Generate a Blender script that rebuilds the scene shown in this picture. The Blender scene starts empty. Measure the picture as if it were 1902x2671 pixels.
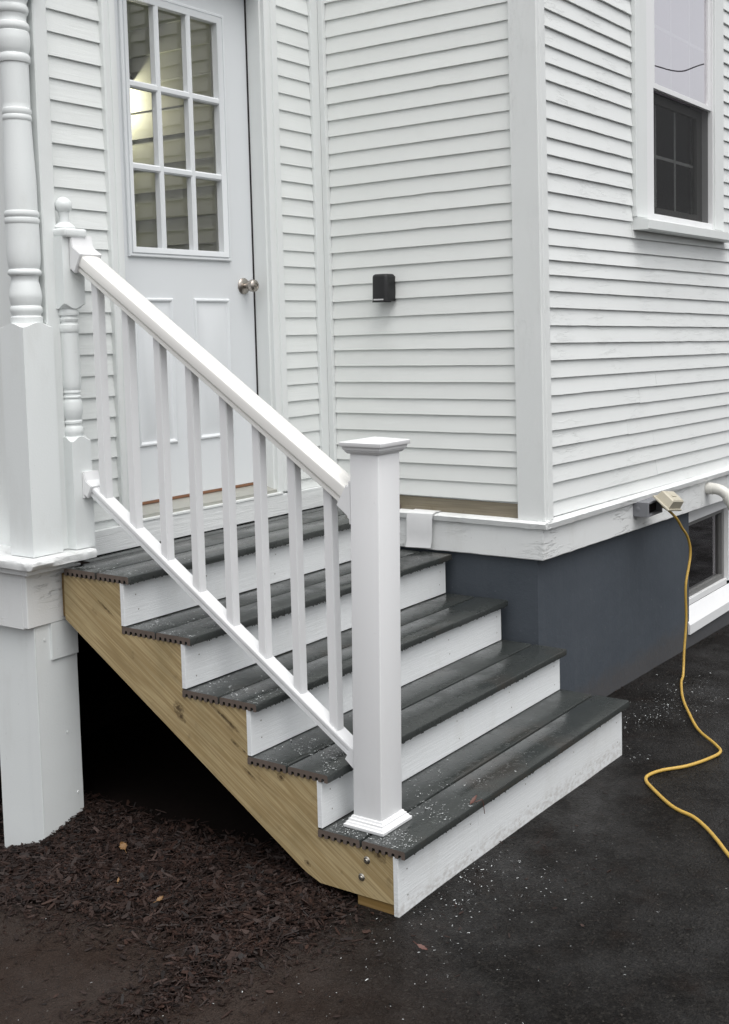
import bpy, bmesh, math, random
from mathutils import Vector, Matrix, noise
R = random.Random(7)
rad = math.radians
S = bpy.context.scene
COL = S.collection

# ------------------------------------------------------------------ camera
cam = bpy.data.cameras.new('camera'); camo = bpy.data.objects.new('camera', cam); COL.objects.link(camo)
S.camera = camo
YAW, PIT, ROL = 1.0104, -0.0784, -0.0182
fw = Vector((math.sin(YAW)*math.cos(PIT), math.cos(YAW)*math.cos(PIT), math.sin(PIT)))
r0 = Vector((math.cos(YAW), -math.sin(YAW), 0)); u0 = r0.cross(fw)
rt = r0*math.cos(ROL)+u0*math.sin(ROL); up = -r0*math.sin(ROL)+u0*math.cos(ROL)
mw = Matrix((rt, up, -fw)).transposed().to_4x4(); mw.translation = (-2.7056, -1.9689, 1.7699)
camo.matrix_world = mw
cam.sensor_fit = 'HORIZONTAL'; cam.sensor_width = 36; cam.lens = 3026.47/1902*36
cam.shift_x = -(1239.06-951)/1902; cam.shift_y = -(1335.5-1085.69)/1902
cam.clip_start = .05; cam.clip_end = 500

# ------------------------------------------------------------------ light
SUN_EL, SUN_AZ = rad(68), rad(208)          # azimuth measured from +Y towards +X
w = bpy.data.worlds.new('World'); S.world = w; w.use_nodes = True
nt = w.node_tree; nt.nodes.clear()
sky = nt.nodes.new('ShaderNodeTexSky'); sky.sky_type = 'NISHITA'; sky.sun_disc = False
sky.sun_elevation = SUN_EL; sky.sun_rotation = SUN_AZ; sky.air_density = 1.0; sky.dust_density = 4.0; sky.ozone_density = 1.0
hs = nt.nodes.new('ShaderNodeHueSaturation'); hs.inputs['Saturation'].default_value = .16
bg = nt.nodes.new('ShaderNodeBackground'); bg.inputs['Strength'].default_value = .15
wo = nt.nodes.new('ShaderNodeOutputWorld')
nt.links.new(sky.outputs[0], hs.inputs['Color']); nt.links.new(hs.outputs[0], bg.inputs[0]); nt.links.new(bg.outputs[0], wo.inputs[0])
sl = bpy.data.lights.new('sun', 'SUN'); sl.energy = 1.3; sl.angle = rad(75); sl.color = (1, .985, .96)
so = bpy.data.objects.new('sun', sl); COL.objects.link(so)
sd = Vector((math.sin(SUN_AZ)*math.cos(SUN_EL), math.cos(SUN_AZ)*math.cos(SUN_EL), math.sin(SUN_EL)))
so.rotation_euler = sd.to_track_quat('Z', 'Y').to_euler(); so.location = (-3, -4, 8)
S.view_settings.view_transform = 'Standard'; S.view_settings.look = 'None'
S.view_settings.exposure = 0.40; S.view_settings.gamma = 1; S.view_settings.use_curve_mapping = False

# ------------------------------------------------------------------ materials
def nodes(name):
    m = bpy.data.materials.new(name); m.use_nodes = True
    t = m.node_tree; t.nodes.clear()
    o = t.nodes.new('ShaderNodeOutputMaterial'); b = t.nodes.new('ShaderNodeBsdfPrincipled')
    t.links.new(b.outputs[0], o.inputs[0])
    return m, t, b, o
def N(t, typ, **kw):
    n = t.nodes.new(typ)
    for k, v in kw.items():
        if k.startswith('i_'): n.inputs[int(k[2:]) if k[2:].isdigit() else k[2:]].default_value = v
        else: setattr(n, k, v)
    return n
def L(t, a, b): t.links.new(a, b)
def pos(t, scale=(1,1,1), rot=(0,0,0), obj=False):
    if obj: src = N(t, 'ShaderNodeTexCoord').outputs['Object']
    else: src = N(t, 'ShaderNodeNewGeometry').outputs['Position']
    mp = N(t, 'ShaderNodeMapping', vector_type='POINT'); mp.inputs['Scale'].default_value = scale; mp.inputs['Rotation'].default_value = rot
    L(t, src, mp.inputs[0]); return mp.outputs[0]
def noi(t, vec, scale, detail=4, rough=.55, dist=0):
    n = N(t, 'ShaderNodeTexNoise'); n.inputs['Scale'].default_value = scale; n.inputs['Detail'].default_value = detail
    n.inputs['Roughness'].default_value = rough; n.inputs['Distortion'].default_value = dist
    L(t, vec, n.inputs['Vector']); return n.outputs[0]
def ramp(t, fac, stops):
    r = N(t, 'ShaderNodeValToRGB'); e = r.color_ramp.elements
    while len(e) < len(stops): e.new(.5)
    for k, (p, c) in enumerate(stops):
        e[k].position = p; e[k].color = (*c, 1) if len(c) == 3 else c
    L(t, fac, r.inputs[0]); return r.outputs[0]
def bw(a, b): return [(a, (0,0,0)), (b, (1,1,1))]
def mix(t, fac, a, b, mode='MIX'):
    m = N(t, 'ShaderNodeMix', data_type='RGBA', blend_type=mode)
    if isinstance(fac, (int, float)): m.inputs[0].default_value = fac
    else: L(t, fac, m.inputs[0])
    for s, v in ((m.inputs[6], a), (m.inputs[7], b)):
        if isinstance(v, tuple): s.default_value = (*v, 1)
        else: L(t, v, s)
    return m.outputs[2]
def math_(t, op, a, b):
    m = N(t, 'ShaderNodeMath', operation=op)
    for s, v in ((m.inputs[0], a), (m.inputs[1], b)):
        if isinstance(v, (int, float)): s.default_value = v
        else: L(t, v, s)
    return m.outputs[0]
def bump(t, b, h, strength=.3, dist=.002, prev=None):
    n = N(t, 'ShaderNodeBump'); n.inputs['Strength'].default_value = strength; n.inputs['Distance'].default_value = dist
    L(t, h, n.inputs['Height'])
    if prev is not None: L(t, prev, n.inputs['Normal'])
    L(t, n.outputs[0], b.inputs['Normal']); return n.outputs[0]
def sc(c, k): return tuple(min(1, x*k) for x in c)

def paint(name, c, rough=.4, var=.93, grime=.0, fine=.25, flake=0, grain=None, rnd=.03, fdir=(4.5, 4.5, 26), splash=False, gs=.45):
    m, t, b, o = nodes(name)
    p = pos(t)
    n1 = noi(t, p, 2.2, 5)
    col = mix(t, n1, sc(c, var), c)
    oi = N(t, 'ShaderNodeObjectInfo')
    k = math_(t, 'MULTIPLY_ADD', oi.outputs['Random'], rnd); t.nodes[-1].inputs[2].default_value = 1-rnd*.6
    cc = N(t, 'ShaderNodeVectorMath', operation='SCALE'); L(t, col, cc.inputs[0]); L(t, k, cc.inputs['Scale']); col = cc.outputs[0]
    if grime:
        g = ramp(t, noi(t, pos(t, (1,1,.35)), 9, 6, .65), bw(.52, .8))
        gm = math_(t, 'MULTIPLY', g, grime)
        col = mix(t, gm, col, (.42, .41, .36))
        sp = ramp(t, noi(t, p, 60, 3, .6), bw(.70, .76))
        col = mix(t, math_(t, 'MULTIPLY', sp, grime*.9), col, (.25, .24, .21))
    if splash:
        sz = N(t, 'ShaderNodeSeparateXYZ'); L(t, p, sz.inputs[0])
        lo = ramp(t, math_(t, 'ADD', math_(t, 'MULTIPLY', sz.outputs[2], 17), math_(t, 'MULTIPLY', noi(t, pos(t, (1, 1, 2.5)), 9, 6, .7), -1.0)), [(0.0, (1, 1, 1)), (.55, (0, 0, 0))])
        spk = ramp(t, noi(t, pos(t, (1, 1, 1.6)), 42, 4, .7), bw(.44, .60))
        col = mix(t, math_(t, 'MULTIPLY', math_(t, 'MULTIPLY', lo, spk), .32), col, (.24, .19, .15))
    nb = bump(t, b, noi(t, p, 140, 4, .6), fine, .0012)
    if grain:
        gp = pos(t, grain)
        g = noi(t, gp, 1.0, 5, .7, .6)
        gr = ramp(t, g, bw(.40, .62))
        nb = bump(t, b, gr, gs, .0018, nb)
    if flake:
        fz = noi(t, pos(t, fdir), 1.6, 8, .72, .8)
        msk = ramp(t, noi(t, p, 2.6, 3), bw(.46, .62))
        edge = math_(t, 'MULTIPLY', ramp(t, fz, bw(.54, .565)), msk)
        nb = bump(t, b, edge, .7*flake, .0020, nb)
        # bare streaks where the paint has lifted
        br = math_(t, 'MULTIPLY', math_(t, 'MULTIPLY', ramp(t, fz, bw(.655, .675)), msk), .09*flake)
        col = mix(t, br, col, (.40, .39, .36))
        gz = noi(t, pos(t, (1.2, 1.2, 120) if fdir[2] > 10 else (90, 90, 1.5)), 1.0, 4, .6, .3)
        bump(t, b, gz, .06, .0010, nb)
    L(t, col, b.inputs['Base Color']); b.inputs['Roughness'].default_value = rough
    return m

def solid(name, c, rough=.5, metal=0, var=.85, vs=12, fine=.1, fs=200, spec=.5):
    m, t, b, o = nodes(name); p = pos(t)
    L(t, mix(t, noi(t, p, vs, 5), sc(c, var), c), b.inputs['Base Color'])
    b.inputs['Roughness'].default_value = rough; b.inputs['Metallic'].default_value = metal
    b.inputs['Specular IOR Level'].default_value = spec
    if fine: bump(t, b, noi(t, p, fs, 3), fine, .001)
    return m

MT = {}
MT['clap'] = paint('clapboard_paint', (.775, .80, .785), .42, .97, .06, .2, rnd=.04, grain=(3, 3, 60), gs=.25)
MT['old'] = paint('weathered_clapboard_paint', (.78, .80, .79), .45, .97, .05, .25, flake=.7, rnd=.04)
MT['oldw2'] = paint('lightly_weathered_clapboard_paint', (.785, .805, .785), .45, .97, .04, .2, flake=.38, rnd=.04)
MT['oldv'] = paint('weathered_corner_paint', (.77, .79, .78), .45, .97, .08, .3, flake=.7, fdir=(24, 24, 5))
MT['trim'] = paint('trim_paint', (.775, .80, .79), .42, .94, .12, .3)
MT['porch'] = paint('old_porch_paint', (.785, .815, .81), .4, .96, .18, .35)
MT['rail'] = paint('vinyl_rail', (.845, .835, .80), .3, .97, .06, .08)
MT['pvc'] = paint('vinyl_white', (.81, .815, .82), .3, .97, .10, .06)
MT['door'] = paint('door_enamel', (.745, .77, .785), .32, .97, .03, .08)
MT['riser'] = paint('riser_boards', (.78, .80, .805), .5, .95, .22, .2, grain=(7, 7, 150), splash=True, gs=.3)
MT['apron'] = paint('textured_trim', (.78, .80, .80), .45, .96, .10, .2, grain=(5, 5, 95))
MT['crack'] = paint('cracked_paint', (.79, .805, .80), .45, .93, .26, .5, flake=1.4)

def mk_deck():
    m, t, b, o = nodes('composite_decking'); p = pos(t)
    n1 = noi(t, p, 5, 6, .6); n2 = noi(t, pos(t, (2, 60, 2)), 1.5, 4)
    c = mix(t, n1, (.0225, .0255, .0245), (.043, .047, .0445))
    c = mix(t, math_(t, 'MULTIPLY', n2, .35), c, (.028, .032, .032))
    dirt = math_(t, 'MULTIPLY', ramp(t, noi(t, p, 3.2, 5, .6), bw(.55, .72)), .5)
    c = mix(t, dirt, c, (.055, .044, .036))
    L(t, c, b.inputs['Base Color'])
    wet = ramp(t, noi(t, p, 3.5, 5, .6), [(.34, (.44, .44, .44)), (.56, (.13, .13, .13))])
    L(t, wet, b.inputs['Roughness'])
    nb = bump(t, b, noi(t, pos(t, (30, 260, 30)), 1, 4), .2, .001)
    drops = ramp(t, noi(t, p, 55, 3, .5), bw(.58, .66))
    bump(t, b, drops, .35, .0015, nb)
    return m
MT['deck'] = mk_deck()
MT['deck_end'] = solid('cut_decking_end', (.15, .115, .095), .8, 0, .5, 25, .5, 300)

KNOTS = [(.935, .495, .024, .8), (.925, .468, .014, .5), (.735, .505, .008, .10), (.70, .485, .006, .10), (.68, .42, .006, .3), (.64, .40, .005, .4), (.485, .345, .014, .8), (.385, .085, .010, .7), (.100, .175, .018, .6), (1.28, .80, .006, .12), (.62, .33, .006, .15)]
def mk_wood(name, c1, c2, rot, knots=True):
    m, t, b, o = nodes(name)
    g = N(t, 'ShaderNodeNewGeometry').outputs['Position']
    mp = N(t, 'ShaderNodeMapping', vector_type='POINT'); mp.inputs['Rotation'].default_value = rot
    L(t, g, mp.inputs[0]); v = mp.outputs[0]
    mp2 = N(t, 'ShaderNodeMapping'); mp2.inputs['Scale'].default_value = (6, 1.1, 26); L(t, v, mp2.inputs[0])
    big = noi(t, mp2.outputs[0], 1.0, 3, .5, .35)
    wv = N(t, 'ShaderNodeMath', operation='SINE'); L(t, math_(t, 'MULTIPLY', big, 46), wv.inputs[0])
    rings = math_(t, 'MULTIPLY_ADD', wv.outputs[0], .5); t.nodes[-1].inputs[2].default_value = .5
    mp3 = N(t, 'ShaderNodeMapping'); mp3.inputs['Scale'].default_value = (60, 4, 240); L(t, v, mp3.inputs[0])
    fib = noi(t, mp3.outputs[0], 1, 4, .6)
    c = mix(t, rings, c1, c2)
    c = mix(t, math_(t, 'MULTIPLY', ramp(t, fib, bw(.35, .7)), .6), c, sc(c1, .55))
    st = ramp(t, noi(t, v, 4, 5, .6), bw(.5, .8))
    c = mix(t, math_(t, 'MULTIPLY', st, .45), c, (.14, .115, .05))
    low = ramp(t, noi(t, v, 14, 4, .6), bw(.62, .72))
    c = mix(t, math_(t, 'MULTIPLY', low, .35), c, (.10, .07, .035))
    for ky, kz, kr, kc in KNOTS if knots else ():
        sp = N(t, 'ShaderNodeSeparateXYZ'); L(t, g, sp.inputs[0])
        cx = N(t, 'ShaderNodeCombineXYZ')
        du = math_(t, 'SUBTRACT', sp.outputs[1], ky); dv = math_(t, 'SUBTRACT', sp.outputs[2], kz)
        # along / across the board
        al = math_(t, 'ADD', math_(t, 'MULTIPLY', du, .852), math_(t, 'MULTIPLY', dv, .524)); ac = math_(t, 'SUBTRACT', math_(t, 'MULTIPLY', dv, .852), math_(t, 'MULTIPLY', du, .524))
        L(t, math_(t, 'MULTIPLY', al, kc), cx.inputs[0]); L(t, ac, cx.inputs[1])
        ln_ = N(t, 'ShaderNodeVectorMath', operation='LENGTH'); L(t, cx.outputs[0], ln_.inputs[0])
        dd = math_(t, 'ADD', ln_.outputs['Value'], math_(t, 'MULTIPLY', math_(t, 'SUBTRACT', noi(t, g, 70, 4, .7), .5), kr*1.6))
        k_ = ramp(t, math_(t, 'DIVIDE', dd, kr), [(.25, (1, 1, 1)), (.55, (.25, .25, .25)), (.75, (.6, .6, .6)), (1, (0, 0, 0))])
        c = mix(t, math_(t, 'MULTIPLY', k_, .92), c, (.065, .04, .016))
    L(t, c, b.inputs['Base Color']); b.inputs['Roughness'].default_value = .62
    bump(t, b, fib, .25, .001)
    return m
MT['wood'] = mk_wood('treated_lumber', (.36, .262, .125), (.49, .385, .21), (rad(-31.6), 0, 0))
MT['wood2'] = mk_wood('treated_block', (.20, .12, .033), (.26, .165, .06), (0, 0, 0), False)
MT['tan'] = mk_wood('bare_primed_board', (.215, .185, .13), (.235, .205, .15), (0, 0, 0), False)

def mk_found():
    m, t, b, o = nodes('slate_blue_masonry_paint'); p = pos(t)
    c = mix(t, noi(t, p, 1.6, 6, .6), (.039, .049, .062), (.064, .075, .090))
    sp = ramp(t, noi(t, p, 45, 3), bw(.69, .74)); c = mix(t, math_(t, 'MULTIPLY', sp, .35), c, (.16, .17, .18))
    sz = N(t, 'ShaderNodeSeparateXYZ'); L(t, p, sz.inputs[0])
    lo = ramp(t, math_(t, 'ADD', math_(t, 'MULTIPLY', math_(t, 'ADD', sz.outputs[2], .06), 6), math_(t, 'MULTIPLY', noi(t, p, 14, 6, .7), -1.0)), [(0.0, (1, 1, 1)), (.5, (0, 0, 0))])
    c = mix(t, math_(t, 'MULTIPLY', math_(t, 'MULTIPLY', lo, noi(t, p, 50, 4, .7)), .8), c, (.075, .06, .048))
    runs = ramp(t, noi(t, pos(t, (16, 16, .9)), 1, 5, .6), bw(.52, .75)); c = mix(t, math_(t, 'MULTIPLY', runs, .2), c, (.09, .10, .11))
    L(t, c, b.inputs['Base Color']); b.inputs['Roughness'].default_value = .68
    nb = bump(t, b, noi(t, p, 7, 6, .6), .5, .010); bump(t, b, noi(t, p, 160, 3), .35, .002, nb)
    return m
MT['found'] = mk_found()

def mk_ground():
    m, t, b, o = nodes('wet_asphalt'); p = pos(t)
    agg = N(t, 'ShaderNodeTexVoronoi'); agg.inputs['Scale'].default_value = 150; L(t, p, agg.inputs['Vector'])
    n1 = noi(t, p, 1.7, 5, .6); n2 = noi(t, p, 22, 5, .65)
    st = N(t, 'ShaderNodeTexVoronoi'); st.inputs['Scale'].default_value = 72; L(t, p, st.inputs['Vector'])
    c = mix(t, n1, (.0055, .0049, .0046), (.0095, .0083, .0076))
    c = mix(t, math_(t, 'MULTIPLY', ramp(t, agg.outputs['Color'], bw(.45, 1)), .8), c, (.026, .0235, .021))
    c = mix(t, ramp(t, noi(t, p, 95, 4, .7), bw(.5, .8)), c, sc((.03, .028, .026), .25))
    stn = math_(t, 'MULTIPLY', ramp(t, st.outputs['Color'], bw(.6, .95)), ramp(t, st.outputs['Distance'], [(.25, (1, 1, 1)), (.45, (0, 0, 0))]))
    c = mix(t, math_(t, 'MULTIPLY', stn, .6), c, (.050, .046, .040))
    # brown soil film tracked over the asphalt beside the mulch
    sx = N(t, 'ShaderNodeSeparateXYZ'); L(t, p, sx.inputs[0])
    e = math_(t, 'ADD', math_(t, 'MULTIPLY', sx.outputs[0], -1.0), math_(t, 'MULTIPLY', sx.outputs[1], .55))
    e = math_(t, 'ADD', e, math_(t, 'MULTIPLY', noi(t, p, 3.0, 5, .65), .7))
    soil = ramp(t, e, bw(.30, .95))
    c2 = mix(t, n2, (.020, .0130, .0102), (.044, .0300, .0235))
    c = mix(t, math_(t, 'MULTIPLY', soil, .85), c, c2)
    br = ramp(t, noi(t, p, 4.5, 4, .6), bw(.56, .75)); c = mix(t, math_(t, 'MULTIPLY', br, .5), c, (.019, .0125, .0095))
    L(t, c, b.inputs['Base Color'])
    wet = ramp(t, noi(t, p, 3.2, 6, .68), [(.38, (.56, .56, .56)), (.74, (.26, .26, .26))])
    L(t, mix(t, soil, wet, (.72, .72, .72)), b.inputs['Roughness'])
    wm = ramp(t, noi(t, p, 3.2, 6, .68), bw(.40, .78))
    L(t, math_(t, 'MULTIPLY_ADD', wm, .30), b.inputs['Specular IOR Level']); t.nodes[-1].inputs[2].default_value = .07
    nb = bump(t, b, agg.outputs['Distance'], .8, .006)
    nb = bump(t, b, st.outputs['Distance'], .5, .006, nb); nb = bump(t, b, n2, .7, .010, nb); bump(t, b, noi(t, p, 210, 4, .7), .8, .004, nb)
    return m
MT['ground'] = mk_ground()
def mk_mulch(name, a, bb):
    m, t, b, o = nodes(name); p = pos(t)
    oi = N(t, 'ShaderNodeAttribute', attribute_name='tone')
    c = mix(t, oi.outputs['Fac'], a, bb)
    c = mix(t, math_(t, 'MULTIPLY', noi(t, p, 90, 4), .5), c, sc(a, .5))
    L(t, c, b.inputs['Base Color']); b.inputs['Roughness'].default_value = .62; b.inputs['Specular IOR Level'].default_value = .3
    bump(t, b, noi(t, p, 220, 4), .4, .002); return m
MT['chip'] = mk_mulch('bark_chip', (.0055, .0027, .0021), (.046, .0225, .0160))
MT['grit'] = mk_mulch('asphalt_grit', (.005, .0045, .0042), (.075, .066, .057))
MT['soil'] = solid('shade_dark_mulch_soil', (.007, .0045, .0036), .9, 0, .5, 40, .8, 120, spec=.1)  # soil colour lowered towards black for the shade under the stairs
MT['shaving'] = solid('white_shaving', (.50, .52, .52), .5, 0, .9, 10, 0)
MT['leaf'] = solid('dry_leaf', (.20, .105, .035), .6, 0, .6, 40, .2)
MT['leafred'] = solid('red_leaf', (.10, .03, .018), .5, 0, .6, 40, .2)
MT['black'] = solid('black_metal', (.012, .012, .013), .45, 0, .8, 30, .15, 400)
MT['lens'] = solid('frosted_lens', (.55, .55, .55), .35, 0, .9, 10, 0)
MT['nickel'] = solid('satin_nickel', (.46, .42, .38), .28, 1, .85, 20, .05)
MT['steel'] = solid('galvanised_steel', (.42, .40, .36), .42, 1, .7, 60, .1)
MT['greybox'] = solid('grey_enclosure', (.20, .205, .22), .55, 0, .9, 20, .1)
MT['beige'] = solid('aged_beige_plastic', (.52, .48, .38), .45, 0, .85, 20, .1)
MT['cord'] = solid('yellow_vinyl_cord', (.54, .345, .07), .42, 0, .78, 18, .15)
MT['pipe'] = solid('aged_white_pvc', (.70, .69, .64), .4, 0, .88, 14, .08)
MT['dark'] = solid('shade_black_interior', (.004, .004, .004), .95, 0, .8, 5, 0, spec=0)  # near-black colour stands in for shade in the crawlspace and rooms
MT['interior'] = solid('interior_wall', (.52, .55, .50), .7, 0, .9, 4, .1)
MT['seal'] = solid('black_weatherstrip', (.012, .009, .010), .7, 0, .8, 20, 0)
MT['copper'] = solid('brown_door_sweep', (.24, .115, .06), .5, 0, .8, 20, .1)
MT['sill'] = solid('aluminium_threshold', (.42, .42, .38), .4, .3, .85, 20, .2)
MT['grille'] = solid('grey_sash', (.17, .17, .165), .5, 0, .85, 10, .05)
MT['curtain'] = solid('lilac_white_blind', (.62, .55, .62), .8, 0, .95, 3, 0)
MT['cable'] = solid('cable_black', (.01, .01, .012), .6, 0, .9, 5, 0)
def mk_glass(name, refl, tint=(1, 1, 1), wave=.04, fk=1.3):
    m, t, b, o = nodes(name); t.nodes.remove(b)
    tr = N(t, 'ShaderNodeBsdfTransparent'); tr.inputs[0].default_value = (*tint, 1)
    gl = N(t, 'ShaderNodeBsdfGlossy'); gl.inputs['Roughness'].default_value = .0; gl.inputs[0].default_value = (1, .97, 1, 1)
    lw = N(t, 'ShaderNodeFresnel'); lw.inputs['IOR'].default_value = 1.5
    f = math_(t, 'MULTIPLY_ADD', lw.outputs[0], fk); t.nodes[-1].inputs[2].default_value = refl
    f = math_(t, 'MINIMUM', f, .95)
    wav = N(t, 'ShaderNodeBump'); wav.inputs['Strength'].default_value = wave; wav.inputs['Distance'].default_value = .01
    L(t, noi(t, pos(t), 5, 2), wav.inputs['Height']); L(t, wav.outputs[0], gl.inputs['Normal'])
    ms = N(t, 'ShaderNodeMixShader'); L(t, f, ms.inputs[0]); L(t, tr.outputs[0], ms.inputs[1]); L(t, gl.outputs[0], ms.inputs[2])
    L(t, ms.outputs[0], o.inputs[0]); return m
MT['glass'] = mk_glass('window_glass', .07, (.93, .96, .93))
MT['dullglass'] = mk_glass('screened_glass', .0, (.9, .92, .9), .01, .45)
MT['mirror'] = mk_glass('coated_window_glass', .52, (.95, .94, .96), .004)
def mk_screen():
    m, t, b, o = nodes('insect_screen'); b.inputs['Base Color'].default_value = (.012, .012, .012, 1); b.inputs['Roughness'].default_value = .7
    tr = N(t, 'ShaderNodeBsdfTransparent'); ms = N(t, 'ShaderNodeMixShader'); ms.inputs[0].default_value = .62
    L(t, tr.outputs[0], ms.inputs[1]); L(t, b.outputs[0], ms.inputs[2]); L(t, ms.outputs[0], o.inputs[0]); return m
MT['screen'] = mk_screen()
def mk_emit():
    m, t, b, o = nodes('lit_bulb'); t.nodes.remove(b); e = N(t, 'ShaderNodeEmission'); e.inputs[0].default_value = (1, .82, .5, 1); e.inputs[1].default_value = 12
    L(t, e.outputs[0], o.inputs[0]); return m
MT['bulb'] = mk_emit()

# ------------------------------------------------------------------ mesh helpers
def rootpos(o):
    v = Vector((0, 0, 0))
    while o is not None: v += o.location; o = o.parent
    return v
def thing(name, label, cat, loc=(0, 0, 0), group=None):
    o = bpy.data.objects.new(name, None); COL.objects.link(o); o.location = loc; o.empty_display_size = .1
    o['label'] = label; o['category'] = cat
    if group: o['group'] = group
    return o
def obj(name, bm, mat, parent=None, label=None, cat=None, kind=None, group=None, smooth=32, mats=None):
    off = rootpos(parent)
    if off.length: bmesh.ops.translate(bm, verts=bm.verts[:], vec=-off)
    bm.normal_update()
    me = bpy.data.meshes.new(name); bm.to_mesh(me); bm.free()
    for mm in ([mat] if mats is None else mats): me.materials.append(MT[mm])
    if smooth:
        me.polygons.foreach_set('use_smooth', [True]*len(me.polygons)); me.set_sharp_from_angle(angle=rad(smooth))
    o = bpy.data.objects.new(name, me); COL.objects.link(o)
    if parent is not None: o.parent = parent
    if label: o['label'] = label
    if cat: o['category'] = cat
    if kind: o['kind'] = kind
    if group: o['group'] = group
    return o
def box(bm, x0, x1, y0, y1, z0, z1, bev=.0015, seg=1):
    v = [bm.verts.new(p) for p in ((x0,y0,z0),(x1,y0,z0),(x1,y1,z0),(x0,y1,z0),(x0,y0,z1),(x1,y0,z1),(x1,y1,z1),(x0,y1,z1))]
    f = [bm.faces.new([v[i] for i in q]) for q in ((3,2,1,0),(4,5,6,7),(0,1,5,4),(1,2,6,5),(2,3,7,6),(3,0,4,7))]
    if bev:
        e = list({e for q in f for e in q.edges})
        bmesh.ops.bevel(bm, geom=e, offset=bev, segments=seg, affect='EDGES', profile=.5)
    return bm
def B(*a, **k): return box(bmesh.new(), *a, **k)
def prism(bm, poly, axis, a0, a1, mi=None):
    """poly: 2-D outline, extruded along axis (0: (y,z) along x, 1: (x,z) along y, 2: (x,y) along z)"""
    def P(u, v, a): return {0: (a, u, v), 1: (u, a, v), 2: (u, v, a)}[axis]
    A = [bm.verts.new(P(u, v, a0)) for u, v in poly]; Bv = [bm.verts.new(P(u, v, a1)) for u, v in poly]
    n = len(poly); fs = []
    for i in range(n): fs.append(bm.faces.new((A[i], A[(i+1) % n], Bv[(i+1) % n], Bv[i])))
    c0 = bm.faces.new(A); c1 = bm.faces.new(Bv[::-1])
    if mi is not None: c0.material_index = c1.material_index = mi
    bmesh.ops.recalc_face_normals(bm, faces=fs+[c0, c1])
    return bm
def lathe(bm, prof, cx, cy, n=36):
    rings = []
    for r, z in prof:
        rings.append([bm.verts.new((cx+r*math.cos(2*math.pi*i/n), cy+r*math.sin(2*math.pi*i/n), z)) for i in range(n)])
    for a, b_ in zip(rings, rings[1:]):
        for i in range(n): bm.faces.new((a[i], a[(i+1) % n], b_[(i+1) % n], b_[i]))
    bm.faces.new(rings[0][::-1]); bm.faces.new(rings[-1]); return bm
def arcprof(pts, steps=5):
    """pts: (r,z) control points smoothed with Catmull-Rom"""
    out = []
    for i in range(len(pts)-1):
        p0 = pts[max(i-1, 0)]; p1 = pts[i]; p2 = pts[i+1]; p3 = pts[min(i+2, len(pts)-1)]
        for s in range(steps):
            t = s/steps
            out.append(tuple(.5*((2*b)+(c-a)*t+(2*a-5*b+4*c-d)*t*t+(-a+3*b-3*c+d)*t**3) for a, b, c, d in zip(p0, p1, p2, p3)))
    out.append(pts[-1]); return out
def tube(bm, pts, r, n=10, caps=True):
    pts = [Vector(p) for p in pts]; rings = []
    prev = None
    for i, p in enumerate(pts):
        d = (pts[min(i+1, len(pts)-1)]-pts[max(i-1, 0)]).normalized()
        if prev is None: prev = d.orthogonal().normalized()
        s = (prev-d*prev.dot(d)).normalized(); prev = s; q = d.cross(s)
        rr = r(i/(len(pts)-1)) if callable(r) else r
        rings.append([bm.verts.new(p+(s*math.cos(2*math.pi*k/n)+q*math.sin(2*math.pi*k/n))*rr) for k in range(n)])
    for a, b_ in zip(rings, rings[1:]):
        for k in range(n): bm.faces.new((a[k], a[(k+1) % n], b_[(k+1) % n], b_[k]))
    if caps: bm.faces.new(rings[0][::-1]); bm.faces.new(rings[-1])
    return bm
def spline(pts, steps=8):
    out = []; pts = [Vector(p) for p in pts]
    for i in range(len(pts)-1):
        p0 = pts[max(i-1, 0)]; p1 = pts[i]; p2 = pts[i+1]; p3 = pts[min(i+2, len(pts)-1)]
        for s in range(steps):
            t = s/steps
            out.append(.5*((2*p1)+(p2-p0)*t+(2*p0-5*p1+4*p2-p3)*t*t+(-p0+3*p1-3*p2+p3)*t**3))
    out.append(pts[-1]); return out
def nz(x, y=0, z=0): return noise.noise(Vector((x, y, z)))
def disc(bm, c, nrm, r, h, n=14):
    c = Vector(c); nrm = Vector(nrm).normalized(); s = nrm.orthogonal().normalized(); q = nrm.cross(s)
    A = [bm.verts.new(c+(s*math.cos(2*math.pi*i/n)+q*math.sin(2*math.pi*i/n))*r) for i in range(n)]
    C_ = [bm.verts.new(v.co+nrm*h-(v.co-c)*.25) for v in A]
    for i in range(n): bm.faces.new((A[i], A[(i+1) % n], C_[(i+1) % n], C_[i]))
    bm.faces.new(C_); return bm

# ------------------------------------------------------------------ ground
def gz(x, y):
    z = -.023*max(0., x-.6) - .045*max(0., min(y, 2.2)-.25)*max(0., min(1., (1.2-x)/.8))
    z -= (.016+.30*max(-.18, min(.40, -.09-x)))*max(0., min(1., (y-1.2)/.3))*max(0., min(1., (.6-x)/.4))
    z -= .30*max(0., min(y, 1.95)-1.54)*max(0., min(1., (.02-x)/.1))
    return z
def axis_coords(lo, hi, step, far):
    c = []; v = lo
    while v < hi: c.append(v); v += step
    a, s = lo, step
    pre = []
    while a > -far: s *= 1.5; a -= s; pre.append(a)
    b_, s = c[-1], step
    post = []
    while b_ < far: s *= 1.5; b_ += s; post.append(b_)
    return pre[::-1]+c+post
xs = axis_coords(-1.6, 4.6, .06, 120); ys = axis_coords(-1.6, 2.4, .06, 120)
bm = bmesh.new(); G = []
for x in xs:
    G.append([bm.verts.new((x, y, (gz(max(-2, min(6, x)), max(-2, min(3, y))) + .004*nz(x*2.3, y*2.3)))) for y in ys])
for i in range(len(xs)-1):
    for j in range(len(ys)-1): bm.faces.new((G[i][j], G[i+1][j], G[i+1][j+1], G[i][j+1]))
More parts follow.
